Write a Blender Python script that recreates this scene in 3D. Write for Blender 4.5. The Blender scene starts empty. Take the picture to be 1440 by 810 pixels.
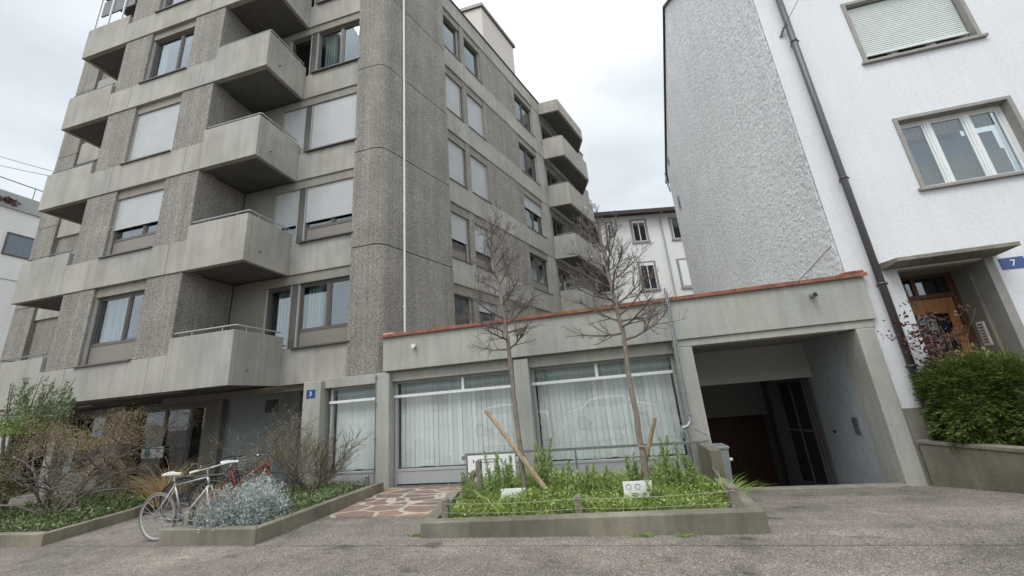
import bpy, math, random
import numpy as np
from mathutils import Vector, Matrix
rng = np.random.default_rng(7); random.seed(7)
sc = bpy.context.scene; COL = sc.collection
R = math.radians

# ------------------------------------------------------------ materials
def newmat(name):
    m = bpy.data.materials.new(name); m.use_nodes = True
    nt = m.node_tree; nt.nodes.clear()
    out = nt.nodes.new('ShaderNodeOutputMaterial'); b = nt.nodes.new('ShaderNodeBsdfPrincipled')
    nt.links.new(b.outputs[0], out.inputs[0])
    return m, nt, b, out
def N(nt, t, **k):
    n = nt.nodes.new(t)
    for a, v in k.items():
        if a in n.inputs: n.inputs[a].default_value = v
        else: setattr(n, a, v)
    return n
def coords(nt, scale=(1,1,1), loc=(0,0,0)):
    g = N(nt, 'ShaderNodeNewGeometry'); mp = N(nt, 'ShaderNodeMapping')
    mp.inputs['Scale'].default_value = scale; mp.inputs['Location'].default_value = loc
    nt.links.new(g.outputs['Position'], mp.inputs['Vector']); return mp.outputs[0]
def noise(nt, sc_=5, det=4, rough=.55, scale=(1,1,1), loc=(0,0,0)):
    n = N(nt, 'ShaderNodeTexNoise'); n.inputs['Scale'].default_value = sc_; n.inputs['Detail'].default_value = det; n.inputs['Roughness'].default_value = rough
    nt.links.new(coords(nt, scale, loc), n.inputs['Vector']); return n.outputs[0]
def ramp(nt, fac, stops):
    r = N(nt, 'ShaderNodeValToRGB'); e = r.color_ramp.elements
    while len(e) < len(stops): e.new(.5)
    for i, (p, c) in enumerate(stops):
        e[i].position = p; e[i].color = (*c, 1) if len(c) == 3 else c
    nt.links.new(fac, r.inputs[0]); return r.outputs[0]
def g3(v): return (v, v, v)
def mul(nt, a, b, f=1., mode='MULTIPLY'):
    m = N(nt, 'ShaderNodeMix', data_type='RGBA', blend_type=mode); m.inputs[0].default_value = f
    nt.links.new(a, m.inputs[6])
    if isinstance(b, tuple): m.inputs[7].default_value = (*b, 1)
    else: nt.links.new(b, m.inputs[7])
    return m.outputs[2]
def bump(nt, b, h, strength=.5, dist=.01, prev=None):
    n = N(nt, 'ShaderNodeBump'); n.inputs['Strength'].default_value = strength; n.inputs['Distance'].default_value = dist
    nt.links.new(h, n.inputs['Height'])
    if prev: nt.links.new(prev, n.inputs['Normal'])
    nt.links.new(n.outputs[0], b.inputs['Normal']); return n.outputs[0]
def rgb(nt, c):
    n = N(nt, 'ShaderNodeRGB'); n.outputs[0].default_value = (*c, 1); return n.outputs[0]

def plain(name, c, rough=.6, metal=0, var=.08, bs=0, bscale=60):
    m, nt, b, o = newmat(name)
    k = ramp(nt, noise(nt, 6, 3), [(.3, g3(1-var)), (.7, g3(1+0*var))])
    nt.links.new(mul(nt, rgb(nt, c), k), b.inputs['Base Color'])
    b.inputs['Roughness'].default_value = rough; b.inputs['Metallic'].default_value = metal
    if bs: bump(nt, b, noise(nt, bscale, 3), bs, .004)
    return m
def concrete(name, c, stain=.25, streak=.22, pit=.35):
    m, nt, b, o = newmat(name)
    big = ramp(nt, noise(nt, .9, 5, .6), [(.3, g3(1-stain)), (.68, g3(1.06))])
    st = ramp(nt, noise(nt, 1., 5, .65, (5.5, 5.5, .45)), [(.36, g3(1-streak)), (.62, g3(1.03))])
    fine = ramp(nt, noise(nt, 45, 4, .7), [(.3, g3(.86)), (.7, g3(1.08))])
    tint = ramp(nt, noise(nt, .55, 3, .5, loc=(7, 3, 1)), [(.35, (1.02, 1., .95)), (.65, (.97, 1., 1.0))])
    col = mul(nt, mul(nt, mul(nt, mul(nt, rgb(nt, c), big), st), fine), tint)
    pits = ramp(nt, noise(nt, 70, 2, .5), [(.27, g3(1-pit)), (.31, g3(1))])
    nt.links.new(mul(nt, col, pits), b.inputs['Base Color'])
    b.inputs['Roughness'].default_value = .85
    p = bump(nt, b, noise(nt, 90, 4, .7), .35, .004)
    bump(nt, b, noise(nt, 3, 3, .5), .3, .02, p)
    return m
def aggregate(name, c):
    m, nt, b, o = newmat(name)
    v = N(nt, 'ShaderNodeTexVoronoi'); v.inputs['Scale'].default_value = 50
    nz = N(nt, 'ShaderNodeTexNoise'); nz.inputs['Scale'].default_value = 20
    cc = coords(nt, (1, 1, .75)); nt.links.new(cc, nz.inputs['Vector'])
    add = N(nt, 'ShaderNodeVectorMath', operation='MULTIPLY_ADD'); nt.links.new(nz.outputs['Color'], add.inputs[0]); add.inputs[1].default_value = (.05, .05, .05); nt.links.new(cc, add.inputs[2])
    nt.links.new(add.outputs[0], v.inputs['Vector'])
    stone = ramp(nt, v.outputs['Color'], [(.2, (.79, .77, .73)), (.55, (1.0, .98, .93)), (.85, (1.28, 1.25, 1.18))])
    gap = ramp(nt, v.outputs['Distance'], [(.30, g3(1.06)), (.70, g3(.60))])
    big = ramp(nt, noise(nt, 1.1, 4, .6), [(.3, g3(.84)), (.7, g3(1.08))])
    st = ramp(nt, noise(nt, 1., 4, .6, (4, 4, .25)), [(.36, g3(.84)), (.64, g3(1.06))])
    # vertical formwork ribs about 14 cm apart
    s = N(nt, 'ShaderNodeSeparateXYZ'); nt.links.new(coords(nt), s.inputs[0])
    a = N(nt, 'ShaderNodeMath', operation='MULTIPLY_ADD'); nt.links.new(s.outputs[0], a.inputs[0]); a.inputs[1].default_value = 1.; nt.links.new(s.outputs[1], a.inputs[2])
    w = N(nt, 'ShaderNodeMath', operation='MULTIPLY'); nt.links.new(a.outputs[0], w.inputs[0]); w.inputs[1].default_value = 44.
    w2 = N(nt, 'ShaderNodeMath', operation='SINE'); nt.links.new(w.outputs[0], w2.inputs[0])
    rib = ramp(nt, w2.outputs[0], [(0., g3(.95)), (.12, g3(1.)), (.9, g3(1.0)), (1., g3(1.07))])
    col = mul(nt, mul(nt, mul(nt, mul(nt, mul(nt, rgb(nt, c), stone), gap), big), st), rib)
    nt.links.new(col, b.inputs['Base Color']); b.inputs['Roughness'].default_value = .9
    inv = N(nt, 'ShaderNodeMath', operation='SUBTRACT'); inv.inputs[0].default_value = 1; nt.links.new(v.outputs['Distance'], inv.inputs[1])
    p = bump(nt, b, inv.outputs[0], 1., .024)
    bump(nt, b, w2.outputs[0], .22, .005, p)
    return m
def stucco(name, c, scale, dist, strength=1., dirt=.08):
    m, nt, b, o = newmat(name)
    n1 = noise(nt, scale, 5, .65); n2 = noise(nt, scale*.55, 4, .7, (1, 1, 1), (3, 1, 2))
    big = ramp(nt, noise(nt, .6, 5, .6), [(.3, g3(1-dirt)), (.7, g3(1.02))])
    st = ramp(nt, noise(nt, 1., 4, .6, (5, 5, .3)), [(.3, g3(1-dirt)), (.6, g3(1.))])
    crev = ramp(nt, n1, [(.34, g3(1-dirt*2.6)), (.52, g3(1.))])
    base_d = N(nt, 'ShaderNodeSeparateXYZ'); nt.links.new(coords(nt), base_d.inputs[0])
    nt.links.new(mul(nt, mul(nt, mul(nt, rgb(nt, c), big), st), crev), b.inputs['Base Color']); b.inputs['Roughness'].default_value = .9
    p = bump(nt, b, n1, strength, dist); bump(nt, b, n2, strength, dist*2, p)
    return m
def asphalt(name):
    m, nt, b, o = newmat(name)
    v = N(nt, 'ShaderNodeTexVoronoi'); v.inputs['Scale'].default_value = 95; nt.links.new(coords(nt), v.inputs['Vector'])
    st = ramp(nt, v.outputs['Color'], [(.15, (.62, .60, .58)), (.6, (1., .97, .93)), (.93, (1.9, 1.83, 1.75))])
    gap = ramp(nt, v.outputs['Distance'], [(.35, g3(1.)), (.7, g3(.6))])
    big = ramp(nt, noise(nt, .75, 6, .65), [(.3, g3(.55)), (.47, g3(.92)), (.58, g3(1.05)), (.72, g3(1.38))])
    mid = ramp(nt, noise(nt, 5, 5, .7, loc=(4, 4, 0)), [(.3, g3(.82)), (.7, g3(1.14))])
    drag = ramp(nt, noise(nt, 1.1, 4, .6, (.25, 1.6, 1), (2, 0, 0)), [(.36, g3(.86)), (.66, g3(1.12))])
    col = mul(nt, mul(nt, mul(nt, mul(nt, mul(nt, rgb(nt, (.235, .208, .182)), st), gap), big), mid), drag)
    oil = ramp(nt, noise(nt, 1.7, 5, .6, (1, 1.8, 1), (11, 5, 0)), [(.30, g3(.45)), (.40, g3(1))]); col = mul(nt, col, oil)
    # tar seam along the planters and one crossing seam
    s = N(nt, 'ShaderNodeSeparateXYZ'); nt.links.new(coords(nt), s.inputs[0])
    wob = noise(nt, 3, 4, .7)
    def seam(ax, ay, off, wd, col):
        a = N(nt, 'ShaderNodeMath', operation='MULTIPLY'); nt.links.new(s.outputs[0], a.inputs[0]); a.inputs[1].default_value = ax
        c = N(nt, 'ShaderNodeMath', operation='MULTIPLY_ADD'); nt.links.new(s.outputs[1], c.inputs[0]); c.inputs[1].default_value = ay; nt.links.new(a.outputs[0], c.inputs[2])
        d = N(nt, 'ShaderNodeMath', operation='MULTIPLY_ADD'); nt.links.new(wob, d.inputs[0]); d.inputs[1].default_value = .07; nt.links.new(c.outputs[0], d.inputs[2])
        e = N(nt, 'ShaderNodeMath', operation='SUBTRACT'); nt.links.new(d.outputs[0], e.inputs[0]); e.inputs[1].default_value = off + .035
        f = N(nt, 'ShaderNodeMath', operation='ABSOLUTE'); nt.links.new(e.outputs[0], f.inputs[0])
        k = ramp(nt, f.outputs[0], [(0, g3(.38)), (wd, g3(.55)), (wd*2.2, g3(1))])
        return mul(nt, col, k)
    col = seam(0, 1, 4.93, .008, col)
    col = seam(.78, -.62, -9.1, .005, col)
    col = seam(.9, .43, -2.0, .004, col)
    nt.links.new(col, b.inputs['Base Color']); b.inputs['Roughness'].default_value = .88
    inv = N(nt, 'ShaderNodeMath', operation='SUBTRACT'); inv.inputs[0].default_value = 1; nt.links.new(v.outputs['Distance'], inv.inputs[1])
    p = bump(nt, b, inv.outputs[0], .7, .006); bump(nt, b, noise(nt, 2.2, 4, .6), .4, .03, p)
    return m
def glass(name, tint=(.80, .84, .84), refl=.09, rough=.015):
    m, nt, b, o = newmat(name); nt.nodes.remove(b)
    t = N(nt, 'ShaderNodeBsdfTransparent'); t.inputs[0].default_value = (*tint, 1)
    g = N(nt, 'ShaderNodeBsdfGlossy'); g.inputs['Roughness'].default_value = rough; g.inputs['Color'].default_value = (.92, .96, 1, 1)
    bp = N(nt, 'ShaderNodeBump'); bp.inputs['Strength'].default_value = .08; bp.inputs['Distance'].default_value = .01
    nt.links.new(noise(nt, 1.3, 1, .4), bp.inputs['Height']); nt.links.new(bp.outputs[0], g.inputs['Normal'])
    gm = N(nt, 'ShaderNodeNewGeometry'); dt = N(nt, 'ShaderNodeVectorMath', operation='DOT_PRODUCT'); nt.links.new(gm.outputs['Normal'], dt.inputs[0]); nt.links.new(gm.outputs['Incoming'], dt.inputs[1])
    ab = N(nt, 'ShaderNodeMath', operation='ABSOLUTE'); nt.links.new(dt.outputs['Value'], ab.inputs[0])
    iv = N(nt, 'ShaderNodeMath', operation='SUBTRACT', use_clamp=True); iv.inputs[0].default_value = 1; nt.links.new(ab.outputs[0], iv.inputs[1])
    pw = N(nt, 'ShaderNodeMath', operation='POWER'); nt.links.new(iv.outputs[0], pw.inputs[0]); pw.inputs[1].default_value = 4.
    a = N(nt, 'ShaderNodeMath', operation='MULTIPLY_ADD', use_clamp=True); nt.links.new(pw.outputs[0], a.inputs[0]); a.inputs[1].default_value = .75; a.inputs[2].default_value = refl
    mx = N(nt, 'ShaderNodeMixShader'); nt.links.new(a.outputs[0], mx.inputs[0]); nt.links.new(t.outputs[0], mx.inputs[1]); nt.links.new(g.outputs[0], mx.inputs[2])
    nt.links.new(mx.outputs[0], o.inputs[0]); return m
def slatmat(name, c, pitch=.045, axis=2, dep=.6, rough=.5):
    m, nt, b, o = newmat(name)
    s = N(nt, 'ShaderNodeSeparateXYZ'); nt.links.new(coords(nt), s.inputs[0])
    w = N(nt, 'ShaderNodeMath', operation='MULTIPLY'); nt.links.new(s.outputs[axis], w.inputs[0]); w.inputs[1].default_value = 2*math.pi/pitch
    w2 = N(nt, 'ShaderNodeMath', operation='SINE'); nt.links.new(w.outputs[0], w2.inputs[0])
    k = ramp(nt, w2.outputs[0], [(0., g3(.62)), (.25, g3(1))])
    big = ramp(nt, noise(nt, 2, 3), [(.3, g3(.93)), (.7, g3(1.03))])
    nt.links.new(mul(nt, mul(nt, rgb(nt, c), k), big), b.inputs['Base Color']); b.inputs['Roughness'].default_value = rough
    bump(nt, b, w2.outputs[0], dep, .006); return m
def leafmat(name, c1, c2, c3=None, rough=.55, trans=.25):
    m, nt, b, o = newmat(name)
    g = N(nt, 'ShaderNodeNewGeometry')
    st = [(0, c1), (1, c2)] if c3 is None else [(0, c1), (.55, c2), (1, c3)]
    col = ramp(nt, g.outputs['Random Per Island'], st)
    k = ramp(nt, noise(nt, 5, 3), [(.3, g3(.75)), (.7, g3(1.2))])
    cc = mul(nt, col, k)
    nt.links.new(cc, b.inputs['Base Color']); b.inputs['Roughness'].default_value = rough
    tr = N(nt, 'ShaderNodeBsdfTranslucent'); nt.links.new(cc, tr.inputs[0])
    mx = N(nt, 'ShaderNodeMixShader'); mx.inputs[0].default_value = trans
    nt.links.new(b.outputs[0], mx.inputs[1]); nt.links.new(tr.outputs[0], mx.inputs[2]); nt.links.new(mx.outputs[0], o.inputs[0]); return m
def bark(name, c, sc_=30):
    m, nt, b, o = newmat(name)
    k = ramp(nt, noise(nt, sc_, 4, .7, (1, 1, .4)), [(.3, g3(.55)), (.7, g3(1.3))])
    nt.links.new(mul(nt, rgb(nt, c), k), b.inputs['Base Color']); b.inputs['Roughness'].default_value = .85
    bump(nt, b, noise(nt, sc_, 4, .7, (1, 1, .4)), .8, .008); return m
def wood(name, c):
    m, nt, b, o = newmat(name)
    k = ramp(nt, noise(nt, 8, 5, .7, (3, 3, .25)), [(.3, g3(.6)), (.7, g3(1.25))])
    nt.links.new(mul(nt, rgb(nt, c), k), b.inputs['Base Color']); b.inputs['Roughness'].default_value = .5
    bump(nt, b, noise(nt, 8, 5, .7, (3, 3, .25)), .3, .003); return m
def flagstone(name):
    m, nt, b, o = newmat(name)
    nz = N(nt, 'ShaderNodeTexNoise'); nz.inputs['Scale'].default_value = 3.5; nz.inputs['Detail'].default_value = 2
    cc = coords(nt, (1.15, 2.1, 0), (.2, .3, 0)); nt.links.new(coords(nt), nz.inputs['Vector'])
    add = N(nt, 'ShaderNodeVectorMath', operation='MULTIPLY_ADD'); nt.links.new(nz.outputs['Color'], add.inputs[0]); add.inputs[1].default_value = (.28, .28, 0); nt.links.new(cc, add.inputs[2])
    v = N(nt, 'ShaderNodeTexVoronoi', feature='DISTANCE_TO_EDGE'); v.inputs['Scale'].default_value = 1.45; nt.links.new(add.outputs[0], v.inputs['Vector'])
    v2 = N(nt, 'ShaderNodeTexVoronoi'); v2.inputs['Scale'].default_value = 1.45; nt.links.new(add.outputs[0], v2.inputs['Vector'])
    stone = ramp(nt, v2.outputs['Color'], [(.15, (.20, .115, .09)), (.5, (.15, .095, .08)), (.8, (.30, .17, .11)), (.95, (.25, .25, .22))])
    stone = mul(nt, stone, (.95, 1.05, 1.1)); stone = mul(nt, stone, ramp(nt, noise(nt, 14, 5, .7), [(.3, g3(.75)), (.7, g3(1.2))]))
    mort = mul(nt, rgb(nt, (.40, .355, .285)), ramp(nt, noise(nt, 9, 5, .7), [(.3, g3(.75)), (.7, g3(1.1))]))
    f = ramp(nt, v.outputs['Distance'], [(.06, g3(0)), (.075, g3(1))])
    mx = N(nt, 'ShaderNodeMix', data_type='RGBA'); nt.links.new(f, mx.inputs[0]); nt.links.new(mort, mx.inputs[6]); nt.links.new(stone, mx.inputs[7])
    nt.links.new(mx.outputs[2], b.inputs['Base Color']); b.inputs['Roughness'].default_value = .7
    bump(nt, b, f, .6, .008); return m

M = dict(
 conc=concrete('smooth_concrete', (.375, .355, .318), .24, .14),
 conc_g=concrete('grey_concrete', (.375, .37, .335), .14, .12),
 conc_d=concrete('soffit_concrete', (.26, .245, .21), .2, .1), soff=concrete('shade_toned_soffit', (.13, .122, .108), .25, .1),  # second concrete: shade under the slabs put into a darker colour
 kerb=concrete('kerb_concrete', (.28, .255, .205), .4, .3, .6), kerbm=concrete('mossy_kerb', (.255, .228, .175), .6, .2, .8),
 agg=aggregate('ribbed_aggregate', (.385, .365, .332)),
 white=stucco('white_stucco', (.665, .672, .685), 26, .005, .5, .04),
 rough=stucco('rough_stucco', (.86, .87, .87), 13, .034, 1., .09),
 cream=stucco('cream_stucco', (.78, .775, .74), 20, .006, .6, .06),
 pent=plain('rendered_penthouse', (.56, .51, .46), .8),
 asphalt=asphalt('asphalt'), glass=glass('window_glass'), glass_s=glass('shop_glass', (.97, .985, .98), .095), glass_d=glass('dark_glass', (.5, .53, .55), .06),
 frame=plain('bronze_frame', (.095, .088, .078), .45), frame_l=plain('pale_guide_rail', (.42, .41, .39), .4),
 panel=plain('bronze_panel', (.20, .175, .145), .5), steel=plain('painted_grey_steel', (.36, .37, .36), .4), steel_d=plain('weathered_steel', (.22, .23, .22), .45, .3, .3),
 white_f=plain('white_frame', (.72, .73, .72), .4), alu=plain('aluminium_frame', (.5, .51, .5), .35, .3),
 blind=slatmat('roller_blind', (.50, .51, .51), .045, 2, .4), blind_w=slatmat('pale_roller_blind', (.70, .73, .70), .05),
 curtain=slatmat('curtain_cloth', (.30, .36, .35), .11, 0, .8, .9), vblind=slatmat('vertical_blind', (.57, .61, .57), .127, 0, .6, .8),
 curtain_b=slatmat('beige_curtain', (.30, .26, .18), .09, 0, .9, .9), curtain_u=plain('blue_grey_curtain', (.11, .15, .2), .9),
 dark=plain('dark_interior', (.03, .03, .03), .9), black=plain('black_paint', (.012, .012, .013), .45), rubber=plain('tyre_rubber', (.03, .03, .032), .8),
 grey_tyre=plain('grey_tyre', (.16, .16, .155), .8),
 orange=plain('orange_coping', (.30, .115, .07), .75, 0, .6), terr=plain('coral_cap', (.62, .27, .22), .6),
 brown=plain('dark_eave', (.05, .035, .032), .7), pipe=plain('dark_downpipe', (.07, .065, .065), .4), zinc=plain('zinc_pipe', (.33, .35, .35), .35, .4, .2),
 pipe_w=plain('white_pipe', (.72, .70, .68), .4), blue=plain('blue_enamel', (.025, .06, .22), .25), whitep=plain('white_paint', (.8, .8, .79), .4),
 garin=plain('garage_paint', (.37, .415, .44), .75, 0, .2, .3, 30), garlint=plain('lintel_paint', (.40, .40, .38), .8),
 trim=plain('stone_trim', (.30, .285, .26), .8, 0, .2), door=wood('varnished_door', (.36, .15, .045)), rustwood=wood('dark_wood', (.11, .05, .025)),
 soil=plain('soil', (.05, .038, .026), .95, 0, .4, .8, 30), flag=flagstone('flagstone_paving'),
 green_l=plain('green_logo', (.02, .16, .12), .5), ink=plain('print_ink', (.03, .03, .035), .6), red=plain('red_paint', (.20, .012, .018), .35), redcloth=plain('red_cloth', (.22, .01, .012), .9),
 silver=plain('silver_paint', (.3, .3, .31), .3, .5), chrome=plain('bright_metal', (.6, .6, .6), .25, .9), wirem=plain('rope', (.30, .28, .2), .9),
 bark_t=bark('young_tree_bark', (.225, .185, .15), 25), twig=bark('twig_bark', (.15, .122, .108), 40), twig_o=bark('olive_twig', (.135, .112, .075), 40), stake=bark('split_stake', (.36, .26, .165), 18), post=bark('weathered_post', (.20, .17, .14), 20),
 hedge=leafmat('conifer_leaves', (.045, .08, .016), (.09, .14, .025), (.19, .22, .05)), grass=leafmat('meadow_leaves', (.10, .18, .03), (.22, .33, .06), (.42, .50, .16)),
 lance=leafmat('lance_leaves', (.13, .21, .05), (.25, .36, .10), (.45, .53, .22)), silverl=leafmat('silver_leaves', (.27, .31, .29), (.42, .46, .44), (.62, .66, .64), .7, .1),
 cover=leafmat('ground_cover_leaves', (.06, .12, .03), (.14, .2, .06), (.4, .45, .25)), straw=leafmat('straw', (.30, .19, .08), (.48, .33, .15), (.62, .48, .26)),
 brownl=leafmat('russet_leaves', (.20, .12, .05), (.30, .23, .11), (.44, .37, .22)), olive=leafmat('olive_leaves', (.10, .12, .035), (.19, .21, .06), (.3, .27, .10)),
 greenw=leafmat('spring_leaves', (.09, .14, .04), (.2, .26, .12), (.62, .66, .5)), redl=leafmat('maroon_leaves', (.06, .01, .014), (.11, .025, .03), (.13, .10, .045)), yel=leafmat('yellow_green_leaves', (.35, .36, .04), (.5, .5, .1)),
 carw=plain('car_paint_white', (.75, .76, .77), .15), cars=plain('car_paint_grey', (.2, .21, .22), .15, .4), car_g=plain('car_glass', (.02, .02, .025), .05), road=plain('far_facade', (.45, .42, .36), .9),
 umbr=plain('grey_awning_cloth', (.2, .2, .2), .9),
)

# ------------------------------------------------------------ geometry
class MB:
    def __init__(s): s.v = []; s.f = []
    def add(s, vs, fs):
        o = len(s.v); s.v += [tuple(v) for v in vs]; s.f += [tuple(i+o for i in f) for f in fs]; return s
    def box(s, u0, u1, d0, d1, z0, z1, fr=None):
        c = [(u, d, z) for z in (z0, z1) for d in (d0, d1) for u in (u0, u1)]
        if fr: c = [fr(*p) for p in c]
        return s.add(c, [(0, 2, 3, 1), (4, 5, 7, 6), (0, 1, 5, 4), (1, 3, 7, 5), (3, 2, 6, 7), (2, 0, 4, 6)])
    def prism(s, poly, z0, z1):
        n = len(poly); a = [(p[0], p[1], z0) for p in poly]+[(p[0], p[1], z1) for p in poly]
        return s.add(a, [tuple(range(n))[::-1], tuple(range(n, 2*n))]+[(i, (i+1) % n, n+(i+1) % n, n+i) for i in range(n)])
    def poly(s, pts): return s.add(pts, [tuple(range(len(pts)))])
    def tube(s, pts, r, n=8, cap=True):
        pts = [Vector(p) for p in pts]; k = len(pts); rs = r if hasattr(r, '__len__') else [r]*k
        vs = []; prev = None
        for i, p in enumerate(pts):
            t = (pts[min(i+1, k-1)]-pts[max(i-1, 0)]);
            if t.length < 1e-9: t = Vector((0, 0, 1))
            t.normalize()
            if prev is None:
                a = Vector((0, 0, 1)) if abs(t.z) < .9 else Vector((1, 0, 0)); x = t.cross(a).normalized()
            else: x = (prev-t*prev.dot(t)).normalized()
            prev = x; y = t.cross(x)
            vs += [p+(x*math.cos(2*math.pi*j/n)+y*math.sin(2*math.pi*j/n))*rs[i] for j in range(n)]
        fs = [(i*n+j, i*n+(j+1) % n, (i+1)*n+(j+1) % n, (i+1)*n+j) for i in range(k-1) for j in range(n)]
        if cap: fs += [tuple(range(n))[::-1], tuple((k-1)*n+j for j in range(n))]
        return s.add(vs, fs)
    def ring(s, c, ax, rad, r, n=28, m=6):
        ax = Vector(ax).normalized(); a = Vector((0, 0, 1)); 
        if abs(ax.z) > .9: a = Vector((1, 0, 0))
        x = ax.cross(a).normalized(); y = ax.cross(x); c = Vector(c); vs = []
        for i in range(n):
            d = x*math.cos(2*math.pi*i/n)+y*math.sin(2*math.pi*i/n)
            vs += [c+d*(rad+r*math.cos(2*math.pi*j/m))+ax*r*math.sin(2*math.pi*j/m) for j in range(m)]
        return s.add(vs, [(i*m+j, ((i+1) % n)*m+j, ((i+1) % n)*m+(j+1) % m, i*m+(j+1) % m) for i in range(n) for j in range(m)])
    def build(s, name, mat, parent=None, bevel=0, smooth=False, origin=None):
        me = bpy.data.meshes.new(name)
        pl = wloc(parent) if parent else Vector((0, 0, 0))
        if parent is None and origin is not None: pl = Vector(origin)
        me.from_pydata([(v[0]-pl.x, v[1]-pl.y, v[2]-pl.z) for v in s.v], [], s.f)
        me.materials.append(M[mat] if isinstance(mat, str) else mat)
        o = bpy.data.objects.new(name, me); COL.objects.link(o)
        if parent: o.parent = parent
        elif origin is not None: o.location = origin
        if bevel:
            b = o.modifiers.new('bevel', 'BEVEL'); b.width = bevel; b.segments = 2; b.limit_method = 'ANGLE'; b.angle_limit = R(40)
        if smooth: me.polygons.foreach_set('use_smooth', [True]*len(me.polygons))
        return o
def wloc(o):
    v = Vector((0, 0, 0))
    while o: v += o.location; o = o.parent
    return v
def tag(o, label=None, cat=None, group=None, kind=None):
    if label: o['label'] = label
    if cat: o['category'] = cat
    if group: o['group'] = group
    if kind: o['kind'] = kind
    return o
def empty(name, loc, label, cat, group=None):
    o = bpy.data.objects.new(name, None); COL.objects.link(o); o.location = loc; o.empty_display_size = .2
    return tag(o, label, cat, group)
def npmesh(name, V, F, mat, parent=None):
    """V (n,3), F (m,4) numpy arrays in world space"""
    me = bpy.data.meshes.new(name); pl = np.array(wloc(parent)) if parent else np.zeros(3)
    me.vertices.add(len(V)); me.vertices.foreach_set('co', (V-pl).astype(np.float32).ravel())
    k = F.shape[1]
    me.loops.add(F.size); me.loops.foreach_set('vertex_index', F.astype(np.int32).ravel())
    me.polygons.add(len(F)); me.polygons.foreach_set('loop_start', np.arange(0, F.size, k, dtype=np.int32))
    me.update(calc_edges=True); me.materials.append(M[mat])
    o = bpy.data.objects.new(name, me); COL.objects.link(o)
    if parent: o.parent = parent
    return o
def unit(a): return a/np.maximum(np.linalg.norm(a, axis=-1, keepdims=True), 1e-9)
def leafarr(P, D, L, W, fold=.15):
    n = len(P); L = np.broadcast_to(L, n)[:, None]; W = np.broadcast_to(W, n)[:, None]
    D = unit(D); r = unit(rng.normal(size=(n, 3))); S = unit(np.cross(D, r)); U = np.cross(S, D)
    m = P+D*L*.45-U*L*fold
    V = np.stack([P, m+S*W*.5, P+D*L, m-S*W*.5], 1).reshape(-1, 3)
    return V, np.arange(4*n).reshape(n, 4)
def leaves(name, P, D, L, W, mat, parent=None, fold=.15):
    V, F = leafarr(P, D, L, W, fold); return npmesh(name, V, F, mat, parent)
def blades(P, D, L, W, bend, seg=3):
    """curved grass blades: returns V,F quads"""
    n = len(P); L = np.broadcast_to(L, n); W = np.broadcast_to(W, n); D = unit(D)
    S = unit(np.cross(D, rng.normal(size=(n, 3)))); H = D.copy(); H[:, 2] = 0; H = H+rng.normal(size=(n, 3))*.3; H[:, 2] = 0; H = unit(H)
    rows = []
    for i in range(seg+1):
        t = i/seg; c = P+D*(L*t)[:, None]+H*(L*bend*t*t)[:, None]-np.array([0, 0, 1])*(L*bend*.5*t**3)[:, None]
        w = (W*(1-t)**.6*.5)[:, None]
        rows += [c-S*w, c+S*w]
    V = np.stack(rows, 1).reshape(-1, 3); k = 2*(seg+1)
    F = np.concatenate([np.arange(n)[:, None]*k+np.array([[2*i, 2*i+1, 2*i+3, 2*i+2]]) for i in range(seg)])
    return V, F
def text(s, size, mat, parent, loc, rot=(R(90), 0, 0), name='lettering', ext=.002, align='CENTER'):
    cu = bpy.data.curves.new(name, 'FONT'); cu.body = s; cu.size = size; cu.extrude = ext; cu.align_x = align; cu.align_y = 'CENTER'; cu.resolution_u = 3
    t = bpy.data.objects.new('tmp', cu); COL.objects.link(t)
    bpy.context.view_layer.update()
    me = bpy.data.meshes.new_from_object(t.evaluated_get(bpy.context.evaluated_depsgraph_get())); bpy.data.objects.remove(t)
    me.name = name; me.materials.clear(); me.materials.append(M[mat])
    o = bpy.data.objects.new(name, me); COL.objects.link(o); o.parent = parent; o.location = Vector(loc)-wloc(parent); o.rotation_euler = rot; return o
def frame(ox, oy, ang):
    a = R(ang); t = (math.cos(a), math.sin(a)); n = (-t[1], t[0])
    return lambda u, d, z: (ox+u*t[0]+d*n[0], oy+u*t[1]+d*n[1], z)
FF = frame(0, 0, 0)

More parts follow.
